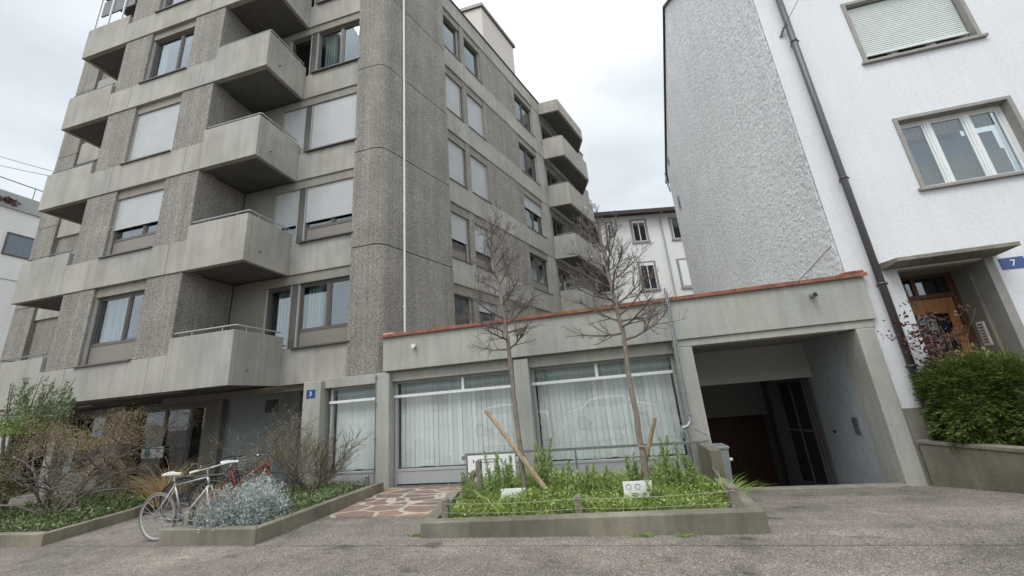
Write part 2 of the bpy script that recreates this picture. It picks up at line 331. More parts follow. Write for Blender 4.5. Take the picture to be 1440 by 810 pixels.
# ------------------------------------------------------------ window builder (frame > pane, roller_blind, sill, panel, curtain)
def window(par, fr, u0, u1, d, z0, z1, mull=(), blind=0, panel=0, curtain=None, sill=True, fm='frame', fw=.05, guide=True, gl='glass', bm='blind', name='window', room=True, transom=None):
    m = MB(); t = .07
    zz = z0+panel
    m.box(u0, u0+fw, d, d+t, z0, z1, fr).box(u1-fw, u1, d, d+t, z0, z1, fr).box(u0+fw, u1-fw, d, d+t, z1-fw, z1, fr).box(u0+fw, u1-fw, d, d+t, zz, zz+fw, fr)
    for k in mull:
        m.box(k-.045, k+.045, d+.003, d+t-.003, zz+fw, z1-fw, fr)
        m.box(k-.008, k+.008, d-.006, d+.003, zz+fw, z1-fw, fr)
    # inner sash rebates
    ed = [u0+fw]+[k for k in mull]+[u1-fw]
    for a, b in zip(ed[:-1], ed[1:]):
        aa = a+(.045 if a in mull else 0); bb = b-(.045 if b in mull else 0)
        m.box(aa, aa+.035, d+.02, d+.06, zz+fw, z1-fw, fr).box(bb-.035, bb, d+.02, d+.06, zz+fw, z1-fw, fr)
        m.box(aa+.035, bb-.035, d+.02, d+.06, z1-fw-.035, z1-fw, fr).box(aa+.035, bb-.035, d+.02, d+.06, zz+fw, zz+fw+.035, fr)
    w = m.build(name, fm, par)
    MB().box(u0+fw, u1-fw, d+.035, d+.043, zz+fw, z1-fw, fr).build('pane', gl, w)
    if panel: MB().box(u0+fw, u1-fw, d+.012, d+.06, z0, zz, fr).build('panel', 'panel' if fm == 'frame' else fm, w)
    if blind > 0:
        zb = z1-(z1-z0)*blind
        b = MB().box(u0+.02, u1-.02, d-.035, d-.022, max(zb, z0+.01), z1+.02, fr); b.box(u0+.02, u1-.02, d-.042, d-.036+.02, max(zb, z0+.01)-.03, max(zb, z0+.01), fr)
        b.build('roller_blind', bm, w)
    if guide:
        for a, b in ((u0-.018, u0+.006), (u1-.006, u1+.018)): MB().box(a, b, d-.06, d-.003, z0, z1, fr).build('blind_guide', 'frame_l', w)
    if sill: MB().box(u0-.06, u1+.06, d-sill if not isinstance(sill, bool) else d-.2, d-.002, z0-.035, z0, fr).build('sill', 'frame' if fm == 'frame' else 'trim', w)
    if curtain:
        s0, s1, mat = curtain
        c = MB(); n = max(4, int((s1-s0)/.06)); vs = []; 
        for i in range(n+1):
            u = s0+(s1-s0)*i/n; dd = d+.16+.02*math.sin(i*2.1)+.01*math.sin(i*.9)
            vs += [fr(u, dd, z0+.02), fr(u, dd, z1-.04)]
        c.add(vs, [(2*i, 2*i+2, 2*i+3, 2*i+1) for i in range(n)]); c.build('curtain', mat, w)
    return w

# ============================================================ GROUND
def gz(x, y):
    if x < 1.49: return 0.
    if y < 5.4: return 0.
    if y <= 8.15: return -.22*(y-5.4)/2.75
    return -.22-.21*(y-8.15)
xs = [-400, -60, -25, -15, -8, -4, 0, 1.485, 1.495, 3, 4.6, 8, 20, 60, 400]; ys = [-400, -60, -20, -8, 0, 3, 5, 5.4, 6, 7, 8.15, 10, 12, 14.2, 14.21, 60, 400]
g = MB(); g.v = [(x, y, (gz(x, y) if y < 14.205 and 1.49 < x < 7 else 0.) if not (x >= 8 and y > 5.4) else 0.) for y in ys for x in xs]
g.f = [(j*len(xs)+i, j*len(xs)+i+1, (j+1)*len(xs)+i+1, (j+1)*len(xs)+i) for j in range(len(ys)-1) for i in range(len(xs)-1)]
tag(g.build('ground', 'asphalt'), kind='structure')
tag(MB().box(1.6, 4.34, 8.05, 8.3, -.4, -.195).build('threshold', 'kerb'), kind='structure')
mo = MB(); mo.prism([(-4.83, 6.17), (-3.02, 6.12), (-3.1, 7.98), (-4.88, 8.3), (-4.95, 7.98)], -.05, .022)
tag(mo.build('flagstone_path', 'flag', bevel=.006), kind='structure')
# rim of the path
tag(MB().box(-4.83, -3.02, 6.09, 6.12, -.05, .012).build('path_edging', 'kerb'), kind='structure')

# ============================================================ MAIN APARTMENT BUILDING
AB = empty('apartment_building', (-10, 8, 0), 'tall grey concrete apartment block with ribbed aggregate walls and stacked corner balconies', 'apartment building')
ST = 2.955; Z0 = 2.43; zb = lambda k: Z0+ST*k
F3 = frame(-5.4, 8.35, 70.8)
f3 = lambda t, d=0: F3(t, d, 0)[:2]
def P(m, name, mat='conc', bevel=.008, par=None): return m.build(name, mat, par or AB, bevel)
# front band panels, pillars, windows
blinds_front = [0, .52, 1.0, 0, 0]
for k in range(6):
    b = zb(k)
    m = MB(); 
    for a, c in ((-14.35, -13.42), (-13.41, -10.63), (-10.62, -10.075)): m.box(a, c, 7.0, 7.55, b, b+.85)
    P(m, 'facade_band')
    # left balcony
    bal = MB().box(-16.3, -14.358, 7.0, 7.12, b, b+1.25).box(-16.3, -16.18, 7.128, 8.43, b, b+1.25)
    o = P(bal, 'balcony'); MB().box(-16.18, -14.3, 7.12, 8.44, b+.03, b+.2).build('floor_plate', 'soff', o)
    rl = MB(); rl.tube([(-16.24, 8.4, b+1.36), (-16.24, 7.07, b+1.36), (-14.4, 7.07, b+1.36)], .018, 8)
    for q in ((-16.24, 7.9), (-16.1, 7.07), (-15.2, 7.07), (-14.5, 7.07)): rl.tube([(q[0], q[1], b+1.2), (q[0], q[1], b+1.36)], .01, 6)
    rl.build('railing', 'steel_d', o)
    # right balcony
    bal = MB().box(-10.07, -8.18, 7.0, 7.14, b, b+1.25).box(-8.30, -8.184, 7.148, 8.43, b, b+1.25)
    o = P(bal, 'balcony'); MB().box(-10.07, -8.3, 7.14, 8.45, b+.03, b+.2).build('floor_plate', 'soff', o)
    rl = MB(); rl.tube([(-10.05, 7.07, b+1.37), (-8.25, 7.07, b+1.37), (-8.22, 7.1, b+1.37), (-8.22, 8.36, b+1.37)], .018, 8)
    for q in ((-9.5, 7.07), (-8.6, 7.07), (-8.22, 7.35), (-8.22, 8.2)): rl.tube([(q[0], q[1], b+1.2), (q[0], q[1], b+1.37)], .01, 6)
    rl.build('railing', 'steel', o)
    sp = MB().tube([(-8.185, 7.42, b+.36), (-8.10, 7.42, b+.345)], .016, 8); sp.build('drain_spout', 'steel_d', o)
    # recessed band beside the rounded tower
    m = MB().box(-8.178, -6.15, 8.40, 8.7, b, b+.90); P(m, 'facade_band')
    m = MB().box(-18.1, -16.302, 8.40, 8.7, b, b+.90); P(m, 'facade_band')
for k in range(5):
    b = zb(k); t = zb(k+1); s = b+.85
    P(MB().box(-14.25, -13.07, 7.03, 8.44, s, t), 'pillar', 'agg', .02)
    P(MB().box(-11.25, -10.075, 7.03, 8.44, s, t), 'pillar', 'agg', .02)
    P(MB().box(-13.07, -11.25, 7.09, 7.5, t-.26, t), 'lintel', 'conc_d')
    z1 = t-.26
    cur = None
    if k == 0: cur = (-12.9, -12.2, 'curtain')
    if k == 3: cur = (-12.98, -12.72, 'curtain')
    w = window(AB, FF, -13.05, -11.27, 7.17, s+.03, z1, mull=(-11.93,), blind=blinds_front[k], panel=.5 if k < 2 else .08, curtain=cur, sill=.22)
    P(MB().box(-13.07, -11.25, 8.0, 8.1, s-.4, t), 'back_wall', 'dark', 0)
    # recess by the right balcony: corner wall, door and window
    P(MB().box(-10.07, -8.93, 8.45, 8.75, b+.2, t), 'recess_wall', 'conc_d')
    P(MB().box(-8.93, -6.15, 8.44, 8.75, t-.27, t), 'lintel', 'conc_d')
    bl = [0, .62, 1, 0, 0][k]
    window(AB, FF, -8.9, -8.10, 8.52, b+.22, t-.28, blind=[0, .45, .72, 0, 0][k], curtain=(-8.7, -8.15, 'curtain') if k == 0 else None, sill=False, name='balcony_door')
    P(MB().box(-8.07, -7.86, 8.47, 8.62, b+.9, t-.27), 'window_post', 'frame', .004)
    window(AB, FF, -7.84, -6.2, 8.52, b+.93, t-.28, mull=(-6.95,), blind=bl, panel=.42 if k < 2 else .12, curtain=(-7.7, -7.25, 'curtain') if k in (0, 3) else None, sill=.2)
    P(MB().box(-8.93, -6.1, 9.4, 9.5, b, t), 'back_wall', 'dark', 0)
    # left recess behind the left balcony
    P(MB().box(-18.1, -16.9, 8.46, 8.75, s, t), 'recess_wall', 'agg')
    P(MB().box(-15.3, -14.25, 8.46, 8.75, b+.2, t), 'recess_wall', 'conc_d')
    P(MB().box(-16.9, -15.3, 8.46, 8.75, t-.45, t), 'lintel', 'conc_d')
    window(AB, FF, -16.88, -15.32, 8.55, b+.9, t-.46, mull=(-16.1,), blind=0, sill=False)
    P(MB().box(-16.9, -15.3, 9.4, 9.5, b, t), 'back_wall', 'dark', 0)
    P(MB().box(-19.12, -18.104, 8.33, 16, (zb(k)+.47) if k else Z0, zb(k+1)+.46), 'side_tower', 'agg', .02)
# rounded corner tower
vc = Vector((-5.315, 8.35)); A_ = Vector((-5.58, 8.35)); B_ = Vector(f3(.34, -.08))
arc = [A_*(1-t)**2+vc*2*t*(1-t)+B_*t*t for t in [i/8 for i in range(9)]]
tower = [(-6.2, 9.3), (-6.2, 8.35)]+[tuple(p) for p in arc]+[f3(2.86, -.08), f3(2.86, .7)]
zj = [2.475]+[Z0+.445+ST*k for k in range(1, 6)]+[18.02]
for a, b in zip(zj[:-1], zj[1:]):
    m = MB().prism(tower[::-1], a+.012, b-.012); P(m, 'corner_tower', 'agg', .006)
core_t = [(-6.17, 9.2), (-6.17, 8.38)]+[(p[0]-.03, p[1]+.02) for p in arc]+[f3(2.8, -.05), f3(2.8, .6)]
P(MB().prism(core_t[::-1], 2.48, 18.0), 'tower_core', 'dark', 0)
m = MB().tube([F3(.80, -.125, z) for z in (3.3, 8, 13, 18.0)], .032, 10)
for z in (4.2, 7, 9.9, 12.9, 15.9): m.box(.755, .845, -.13, -.082, z, z+.03, F3)
m.build('downpipe', 'pipe_w', AB)
# long side facade
END = 17.5
bl3 = {(1, 0): .55, (1, 1): .6, (2, 0): 1, (2, 1): 1, (3, 0): 1, (3, 1): .93, (1, 2): 0, (2, 2): .33, (0, 1): .2}
for k in range(6):
    b = zb(k)
    m = MB()
    for a, c in ((2.86, 4.12), (4.13, 7.5), (7.51, 10.9), (10.908, END)): m.box(a, c, .03, .5, b, b+.87 if k < 5 else b+.9, F3)
    P(m, 'facade_band')
for k in range(5):
    b = zb(k); t = zb(k+1); s = b+.87
    P(MB().box(4.03, 4.3, .06, .6, s, t, F3), 'pillar', 'agg', .015)
    P(MB().box(5.42, 8.28, .06, .6, s, t, F3), 'aggregate_panel', 'agg', .015)
    P(MB().box(10.08, 10.9, .05, .6, s, t, F3), 'pillar', 'conc', .01)
    for j, (a, c) in enumerate(((2.86, 4.03), (4.3, 5.42), (8.28, 10.08))):
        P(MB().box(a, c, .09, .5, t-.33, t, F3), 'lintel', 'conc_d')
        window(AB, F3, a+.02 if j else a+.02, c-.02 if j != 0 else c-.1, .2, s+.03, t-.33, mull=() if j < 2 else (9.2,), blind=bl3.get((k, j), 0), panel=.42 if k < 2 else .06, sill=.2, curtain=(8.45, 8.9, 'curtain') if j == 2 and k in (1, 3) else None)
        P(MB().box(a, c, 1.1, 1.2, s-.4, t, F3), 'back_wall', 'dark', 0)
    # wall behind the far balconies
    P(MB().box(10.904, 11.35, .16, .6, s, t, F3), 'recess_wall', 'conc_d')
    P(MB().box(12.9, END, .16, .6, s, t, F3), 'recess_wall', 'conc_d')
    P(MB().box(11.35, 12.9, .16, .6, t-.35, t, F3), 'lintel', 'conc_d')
    window(AB, F3, 11.37, 12.88, .3, s-.5, t-.36, mull=(12.1,), blind=0, sill=False, name='balcony_door')
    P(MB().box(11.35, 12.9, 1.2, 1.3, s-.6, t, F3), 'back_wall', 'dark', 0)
# far balconies with a chamfered end
wl = Vector(f3(10.95, .03)); n_out = Vector((.944, -.329)); tdir = Vector((.329, .944))
c0 = Vector((-.70, wl.y)); c1 = c0+tdir*3.45; c2 = Vector(f3(10.95+1.75+3.6, .03))
bp = [tuple(wl), tuple(c0), tuple(c1), tuple(c2)]
def inset(poly, d):
    n = len(poly); out = []
    for i in range(n):
        p0, p1, p2 = Vector(poly[i-1]), Vector(poly[i]), Vector(poly[(i+1) % n])
        e1 = (p1-p0).normalized(); e2 = (p2-p1).normalized(); n1 = Vector((-e1.y, e1.x)); n2 = Vector((-e2.y, e2.x))
        bs = (n1+n2); bs /= max(bs.dot(n1), .3); out.append(tuple(p1+bs*d))
    return out
bi = inset(bp, .13)
for k in range(0, 6):
    b = zb(k); top = b+1.25 if k < 5 else b+.75
    m = MB()
    for i in range(3):
        a, c, d, e = bp[i], bp[i+1], bi[i+1], bi[i]
        m.prism([a, c, d, e], b, top)
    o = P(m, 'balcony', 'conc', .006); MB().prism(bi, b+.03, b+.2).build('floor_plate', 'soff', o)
    if k < 5:
        rl = MB().tube([(*bi[0], top+.11), (*bi[1], top+.11), (*bi[2], top+.11), (*bi[3], top+.11)], .018, 6); rl.build('railing', 'steel_d', o)
        q = c0+tdir*1.9; MB().tube([(q.x-.02, q.y, b+.45), (q.x+.1, q.y-.03, b+.44)], .03, 8).build('drain_spout', 'whitep', o)
    else: 
        MB().prism([tuple(Vector(p)) for p in bi], top-.02, top+.04).build('roof_sheet', 'brown', o)
# floors (soffits), roof, upper front parapet
foot = [(-19.1, 8.75), (-14.3, 8.75), (-14.3, 7.5), (-10.05, 7.5), (-10.05, 8.75), (-6.15, 8.75), f3(.5, .5), f3(END, .5), f3(END, 12), (-19.1, 20)]
for k in range(6):
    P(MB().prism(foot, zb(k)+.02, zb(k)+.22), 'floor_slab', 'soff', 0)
P(MB().prism(inset(foot, .05), 17.92, 18.0), 'roof', 'brown', 0)
P(MB().box(-19.14, END*0-6.2, 8.3, 8.36, 18.0, 18.05).box(-.02, END, -.02, .12, 17.995, 18.05, F3), 'roof_edge', 'brown', 0)
P(MB().box(-18.1, -6.2, 8.5, 8.7, zb(5)+.3, 17.99), 'facade_band')
m = MB()
P(MB().box(-19.1, -18.9, 16, 20, .0, 18), 'rear_wall', 'agg', 0)
# rooftop penthouse
pc = Vector(f3(7.2, .95)); pr = Vector(f3(10.35, .95)); pl_ = pc+Vector((-3.2, 0)); pk = pr+Vector((-3.2, 0))
pp = [tuple(pl_), tuple(pc), tuple(pr), tuple(pk)]
ph = P(MB().prism(pp, 17.9, 22.2), 'penthouse', 'pent', .01)
MB().prism(inset(pp, -.1), 22.2, 22.42).build('roof_edge', 'frame', ph)
# folded shade on the highest left balcony
P(MB().box(-16.1, -14.5, 7.1, 7.14, 16.2, 16.9), 'balcony_shade', 'umbr', 0)
m = MB()
for x in (-16.2, -15.55, -14.9): m.box(x-.02, x+.02, 7.05, 7.09, 15.5, 17.15)
P(m, 'shade_post', 'whitep', 0)
# ---- ground floor under the overhang
P(MB().box(-7.21, -6.73, 8.15, 8.65, 0, 2.425), 'column', 'conc_g', .012)
P(MB().box(-11.6, -8.95, 10.0, 10.2, 0, 2.44), 'entrance_wall', 'garin', .004)
P(MB().box(-12.25, -11.6, 9.85, 10.3, 0, 2.44), 'column', 'conc_d', .012)
P(MB().box(-8.95, -8.85, 10.0, 13, 0, 2.44).box(-8.85, -6.7, 13, 13.1, 0, 2.44).box(-6.75, -6.7, 8.66, 13, 0, 2.44), 'entrance_wall', 'conc_d', 0)
P(MB().box(-10.15, -9.72, 9.985, 10.0, 1.84, 2.2), 'wall_vent', 'black', 0)
m = MB().box(-10.2, -9.67, 9.98, 9.999, 1.80, 1.84).box(-10.2, -9.67, 9.98, 9.999, 2.2, 2.24).box(-10.2, -10.15, 9.98, 9.999, 1.84, 2.2).box(-9.72, -9.67, 9.98, 9.999, 1.84, 2.2)
ed = P(MB().box(-8.6, -7.75, 12.9, 12.99, 0, 2.1), 'entrance_door', 'steel', .004)
MB().tube([(-7.85, 12.85, .9), (-7.85, 12.85, 1.3)], .015, 6).build('handle', 'chrome', ed)
P(MB().box(-19.0, -16.3, 9.85, 10.3, 0, .5).box(-16.3, -12.25, 9.95, 10.3, 0, .16), 'shop_base', 'conc_d', .005)
P(MB().box(-16.15, -15.35, 9.7, 10.2, 0, 2.44), 'column', 'conc_d', .012)
P(MB().box(-15.35, -15.05, 8.0, 8.3, 0, 2.44), 'column', 'conc_g', .012)
lp = MB().box(-19.0, -17.7, 9.93, 9.95, .35, 1.55).build('reflection_sheet', 'blind', AB)  # pale sheet and its lettering stand for a reflection in the shop glass
to = text('OTIS', .42, 'ink', lp, (-18.55, 9.92, 1.25), name='reflected_lettering'); to.scale = (-1, 1, 1)
P(MB().box(-19, -12.25, 9.9, 10.3, 2.25, 2.44), 'shop_fascia', 'frame', .004)
P(MB().box(-19, -12, 13, 13.1, 0, 2.44).box(-12.1, -12, 10.3, 13, 0, 2.44).box(-19.1, -19, 9, 13, 0, 2.44), 'shop_wall', 'dark', 0)
def shopwin(a, c, z0, mull, name='shop_window'):
    return window(AB, FF, a, c, 10.0, z0, 2.25, mull=mull, fm='frame', sill=False, guide=False, gl='glass_d', name=name)
sw = shopwin(-15.35, -12.27, .16, (-14.0, -12.95)); shopwin(-18.98, -16.17, .5, (-17.6,))
# under-beam behind the balcony line
P(MB().box(-12.25, -7.0, 8.6, 8.9, 2.28, 2.44), 'beam', 'conc_d', .006)
MB().box(-14.7, -13.95, 9.985, 9.992, .45, 1.75).build('door_film', 'steel_d', sw)
for i, (za, zc) in enumerate(((1.98, 2.08), (1.84, 1.90), (1.70, 1.74))): MB().box(-15.2, -13.2-.3*i, 10.12, 10.14, za, zc).build('reflected_stripe', 'blind', sw)  # pale strips added in place of stripes reflected in the pane
MB().box(-13.7, -13.35, 10.3, 10.5, .2, 1.5).build('display_stand', 'steel', sw)
sg = MB().box(-14.72, -13.82, 9.965, 9.975, .78, 1.10).build('notice', 'whitep', sw)
e = empty('notice', (-14.27, 9.96, .8), 'white notice with a round green emblem on the dark shop window', 'notice')
COL.objects.unlink(sg); bpy.data.objects.remove(sg)
MB().box(-14.72, -13.82, 9.955, 9.965, .78, 1.10).build('board', 'whitep', e)
MB().tube([(-14.48, 9.953, .94), (-14.48, 9.948, .94)], .13, 24).build('emblem', 'green_l', e)
MB().ring((-14.48, 9.945, .94), (0, 1, 0), .1, .006, 24, 4).build('emblem_ring', 'whitep', e)
text('S', .17, 'whitep', e, (-14.48, 9.944, .94), name='emblem_letter')
MB().box(-14.12, -13.95, 9.95, 9.954, 1.0, 1.015).box(-14.12, -13.98, 9.95, 9.954, .97, .985).box(-14.12, -13.95, 9.95, 9.954, .94, .955).build('print', 'ink', e)
def simple(name, mb, mat, label, cat, bevel=0, origin=None, group=None, smooth=False):
    xs_ = [v[0] for v in mb.v]; ys_ = [v[1] for v in mb.v]; zs_ = [v[2] for v in mb.v]
    o = mb.build(name, mat, None, bevel, smooth, origin=(sum(xs_)/len(xs_), sum(ys_)/len(ys_), min(zs_)))
    return tag(o, label, cat, group)
m = MB(); m.poly([(-12.9, 10.3, .3), (-12.35, 10.3, .3), (-12.35, 10.3, 1.9), (-12.6, 10.3, 1.45), (-12.9, 10.3, 1.2)]); m.poly([(-12.35, 10.33, .3), (-12.9, 10.33, .3), (-12.9, 10.33, 1.2), (-12.6, 10.33, 1.45), (-12.35, 10.33, 1.9)])
simple('banner', m, 'redcloth', 'dark red banner hanging inside the shop window', 'banner')
ar = MB()
pts = [(-18.2+1.5*t/10, .05+.75*math.sin(math.pi*(.15+.7*t/10))) for t in range(11)]
for (x0, z0), (x1, z1) in zip(pts[:-1], pts[1:]): ar.add([(x0, 9.4, z0), (x1, 9.4, z1), (x1, 9.4, z1+.3), (x0, 9.4, z0+.3), (x0, 9.7, z0), (x1, 9.7, z1), (x1, 9.7, z1+.3), (x0, 9.7, z0+.3)], [(0, 1, 2, 3), (7, 6, 5, 4), (0, 4, 5, 1), (3, 2, 6, 7), (0, 3, 7, 4), (1, 5, 6, 2)])
for v in range(len(ar.v)): ar.v[v] = (ar.v[v][0]+2.2, ar.v[v][1], ar.v[v][2])
simple('bench', ar, 'stake', 'curved tan wooden bench in front of the shop window behind the brown shrub', 'bench')
# house number plates
def plate(x, y, z, s, w, h, label):
    e = empty('house_number_plate', (x, y, z), label, 'number sign')
    MB().box(x-w/2, x+w/2, y-.012, y-.002, z-h/2, z+h/2).build('plate', 'blue', e, .003)
    text(s, h*.8, 'whitep', e, (x, y-.015, z-.005), name='numeral')
plate(-6.99, 8.15, 2.14, '3', .24, .19, 'blue enamel plate with white number 3 on the concrete column')
plate(6.93, 8.2, 3.17, '7', .34, .2, 'blue enamel plate with white number 7 on the white wall')

# ============================================================ LOW GARAGE BUILDING
GB = empty('garage_building', (0, 8.2, 0), 'low concrete garage annex with three curtained windows and orange coping', 'garage')
def G(m, name, mat='conc_g', bevel=.01): return m.build(name, mat, GB, bevel)
G(MB().box(-5.06, 4.70, 8.12, 8.34, 2.475, 3.28), 'parapet')
G(MB().box(-6.73, 1.26, 8.27, 8.6, 2.24, 2.473), 'lintel_beam', 'conc_g')
G(MB().box(1.26, 4.66, 8.16, 8.6, 2.335, 2.473), 'lintel_beam', 'conc_g')
for a, c, zt, yb in ((-5.27, -4.91, 2.432, 8.55), (-1.965, -1.65, 2.432, 8.55), (1.265, 1.6, 2.33, 8.6)):
    G(MB().box(a, c, 8.15, yb, 0 if c < 1 else -.3, zt), 'column', 'conc_g', .015)
G(MB().box(4.34, 4.62, 8.14, 8.75, -.35, 2.33), 'column', 'conc_g', .015)
# coping: sheet pieces with lapped joints
cp = MB(); n = 9
for i in range(n):
    a = -5.10+i*(9.86/n); c = a+9.86/n+.0
    cp.box(a, c-.006, 8.07, 8.40, 3.285, 3.325+.004*(i % 2)); cp.box(a+.001, c-.007, 8.062, 8.072, 3.25, 3.323)
G(cp, 'coping', 'orange', .006)
G(MB().box(-5.12, -4.85, 8.2, 8.45, 3.33, 3.385), 'coping_cap', 'terr', .02)
G(MB().box(4.42, 4.74, 8.1, 8.4, 3.33, 3.38), 'coping_cap', 'orange', .02)
G(MB().box(-5.0, 4.5, 8.6, 16, 2.6, 2.7), 'roof', 'kerb', 0)
l = G(MB().tube([(-4.24, 8.12, 2.98), (-4.24, 8.02, 2.97)], [.035, .05], 12), 'wall_lamp', 'whitep', 0)
G(MB().tube([(1.95+1.87, 8.12, 3.02), (3.79, 7.93, 3.0)], .048, 14), 'overflow_pipe', 'zinc', 0)
G(MB().tube([(3.79, 7.925, 3.0), (3.79, 7.929, 3.0)], .038, 14), 'pipe_mouth', 'black', 0)
# windows: frame > pane, transom, vertical_blind, kick_panel
def garwin(a, c, zt, topm=None):
    d = 8.39; m = MB().box(a, a+.06, d, d+.08, .02, zt).box(c-.06, c, d, d+.08, .02, zt).box(a+.06, c-.06, d, d+.08, zt-.05, zt).box(a+.06, c-.06, d, d+.08, .30, .35)
    w = m.build('window', 'steel', GB, .004)
    MB().box(a+.062, c-.062, d+.03, d+.038, .35, 1.88).build('pane', 'glass_s', w); MB().box(a+.062, c-.062, d+.03, d+.038, 1.92, zt-.05).build('transom_pane', 'glass', w)
    MB().box(a-.02, c-.06, d-.03, d+.028, 1.87, 1.93).build('transom', 'white_f', w, .004)
    if topm: MB().box(topm-.03, topm+.03, d-.01, d+.028, 1.93, zt-.05).build('mullion', 'white_f', w, .004)
    MB().box(a+.062, c-.062, d+.01, d+.06, .05, .30).build('kick_panel', 'steel', w, .004)
    MB().box(a, c, d-.05, d+.06, -.02, .02).build('sill', 'steel_d', w)
    b = MB(); n = int((c-a)/.118)
    for i in range(n):
        x = a+.08+i*(c-a-.16)/n; k = math.radians(random.uniform(-3, 3)); wd = .109; y = d+.15+random.uniform(-.004, .004)
        dx, dy = wd*math.cos(k), wd*math.sin(k)
        zl = .36+random.uniform(-.008, .012)
        b.add([(x, y, zl), (x+dx, y+dy, zl), (x+dx, y+dy, zt-.03), (x, y, zt-.03)], [(0, 1, 2, 3)])
    b.build('vertical_blind', 'vblind_p', w)
M['bikew'] = plain('worn_white_paint', (.58, .57, .54), .4, 0, .2)
M['glass_p'] = plain('sky_toned_pane', (.20, .24, .28), .12)  # opaque pane, reflected sky put into its grey-blue colour
_m, _nt, _b, _o = newmat('blind_cloth'); _g = N(_nt, 'ShaderNodeNewGeometry')
_nt.links.new(ramp(_nt, _g.outputs['Random Per Island'], [(0, (.66, .68, .655)), (1, (.77, .785, .765))]), _b.inputs['Base Color']); _b.inputs['Roughness'].default_value = .85; M['vblind_p'] = _m
garwin(-6.62, -5.29, 2.24); garwin(-4.90, -1.97, 2.24, -3.22); garwin(-1.645, 1.26, 2.24, -.27)
G(MB().box(-6.7, 1.5, 10.0, 10.1, -.1, 2.6), 'back_wall', 'garlint', 0)
G(MB().box(1.48, 1.58, 8.6, 14, -1.6, 2.6), 'inner_wall', 'garlint', 0)
# thin conduit on the column by window one
cb = MB().tube([(-5.24, 8.13, 0.1), (-5.24, 8.13, 2.44)], .008, 6)
for z in (.4, 1.0, 1.75, 2.35): cb.box(-5.26, -5.22, 8.12, 8.15, z, z+.03)
G(cb, 'conduit', 'steel_d', 0)
# garage bay
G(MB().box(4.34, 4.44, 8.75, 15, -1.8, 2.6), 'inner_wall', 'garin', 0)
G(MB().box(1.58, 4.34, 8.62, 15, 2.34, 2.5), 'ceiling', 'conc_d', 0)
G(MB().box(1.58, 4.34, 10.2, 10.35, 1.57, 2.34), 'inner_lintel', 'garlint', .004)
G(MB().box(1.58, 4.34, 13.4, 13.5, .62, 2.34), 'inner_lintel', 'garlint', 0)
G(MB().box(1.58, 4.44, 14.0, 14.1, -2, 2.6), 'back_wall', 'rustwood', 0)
G(MB().box(4.3, 4.34, 13.0, 13.4, -1.6, 2.34), 'door_jamb', 'steel_d', 0)
pv = MB().box(4.325, 4.34, 8.95, 9.15, .48, .78); 
for i in range(6): pv.box(4.317, 4.325, 8.97, 9.13, .52+i*.04, .535+i*.04)
G(pv, 'vent_plate', 'steel_d', 0)
G(MB().tube([(4.34, 9.9, .45), (4.31, 9.9, .45)], .03, 8), 'wall_switch', 'black', 0)
# folding gate leaves standing open against the wall
fg = empty('folding_gate', (4.1, 10.5, -.75), 'dark glazed folding gate standing open inside the garage', 'gate')
def leafp(x0, y0, x1, y1):
    a = math.degrees(math.atan2(y1-y0, x1-x0)); L = math.hypot(x1-x0, y1-y0); fr = frame(x0, y0, a)
    m = MB().box(0, .04, -.02, .02, -.72, 1.53, fr).box(L-.04, L, -.02, .02, -.72, 1.53, fr).box(L/2-.02, L/2+.02, -.019, .019, -.68, 1.5, fr)
    for z in (-.72, .40, 1.49): m.box(.04, L-.04, -.018, .018, z, z+.04, fr)
    p = m.build('gate_leaf', 'frame', fg, .002); MB().box(.04, L-.04, -.004, .004, -.68, 1.49, fr).build('pane', 'car_g', p)
leafp(4.20, 10.42, 3.93, 11.15); leafp(4.25, 10.40, 4.14, 11.2); leafp(4.30, 10.38, 4.26, 11.2)
# downpipe on the annex facade
dp = MB().tube([(1.29, 7.98, 3.5), (1.27, 8.0, 2.0), (1.265, 8.02, 1.12)], .022, 10).tube([(1.33, 8.03, 3.45), (1.31, 8.04, 1.15)], .014, 8).box(1.23, 1.33, 7.97, 8.06, 1.08, 1.12)
dp.tube([(1.28, 8.02, 1.1), (1.28, 8.0, .98), (1.22, 7.98, .9), (1.12, 7.96, .88), (1.1, 7.96, .8), (1.1, 7.97, .72)], .036, 10)
dp.tube([(1.17, 8.0, .8), (1.18, 8.0, 0)], .032, 10)
for z in (2.4, 3.2, 1.5): dp.box(1.24, 1.34, 8.0, 8.12, z, z+.02)
simple('downpipe', dp, 'zinc', 'thin grey rainwater pipe with a bend on the annex front beside the garage opening', 'pipe', smooth=False)
# handrail along the window
rl = empty('handrail', (-.8, 7.85, 0), 'low grey steel handrail along the foot of the wide curtained windows', 'railing')
MB().box(-3.03, 1.35, 7.83, 7.87, .62, .665).build('rail', 'steel_d', rl, .003)
for x in (-2.95, -.84, 1.3): MB().box(x-.015, x+.015, 7.835, 7.865, 0, .62).build('post', 'steel_d', rl)
MB().tube([(1.3, 7.85, .64), (1.55, 8.1, .64)], .015, 8).tube([(1.3, 7.85, .86), (1.53, 8.1, .72)], .008, 6).build('brace', 'zinc', rl)
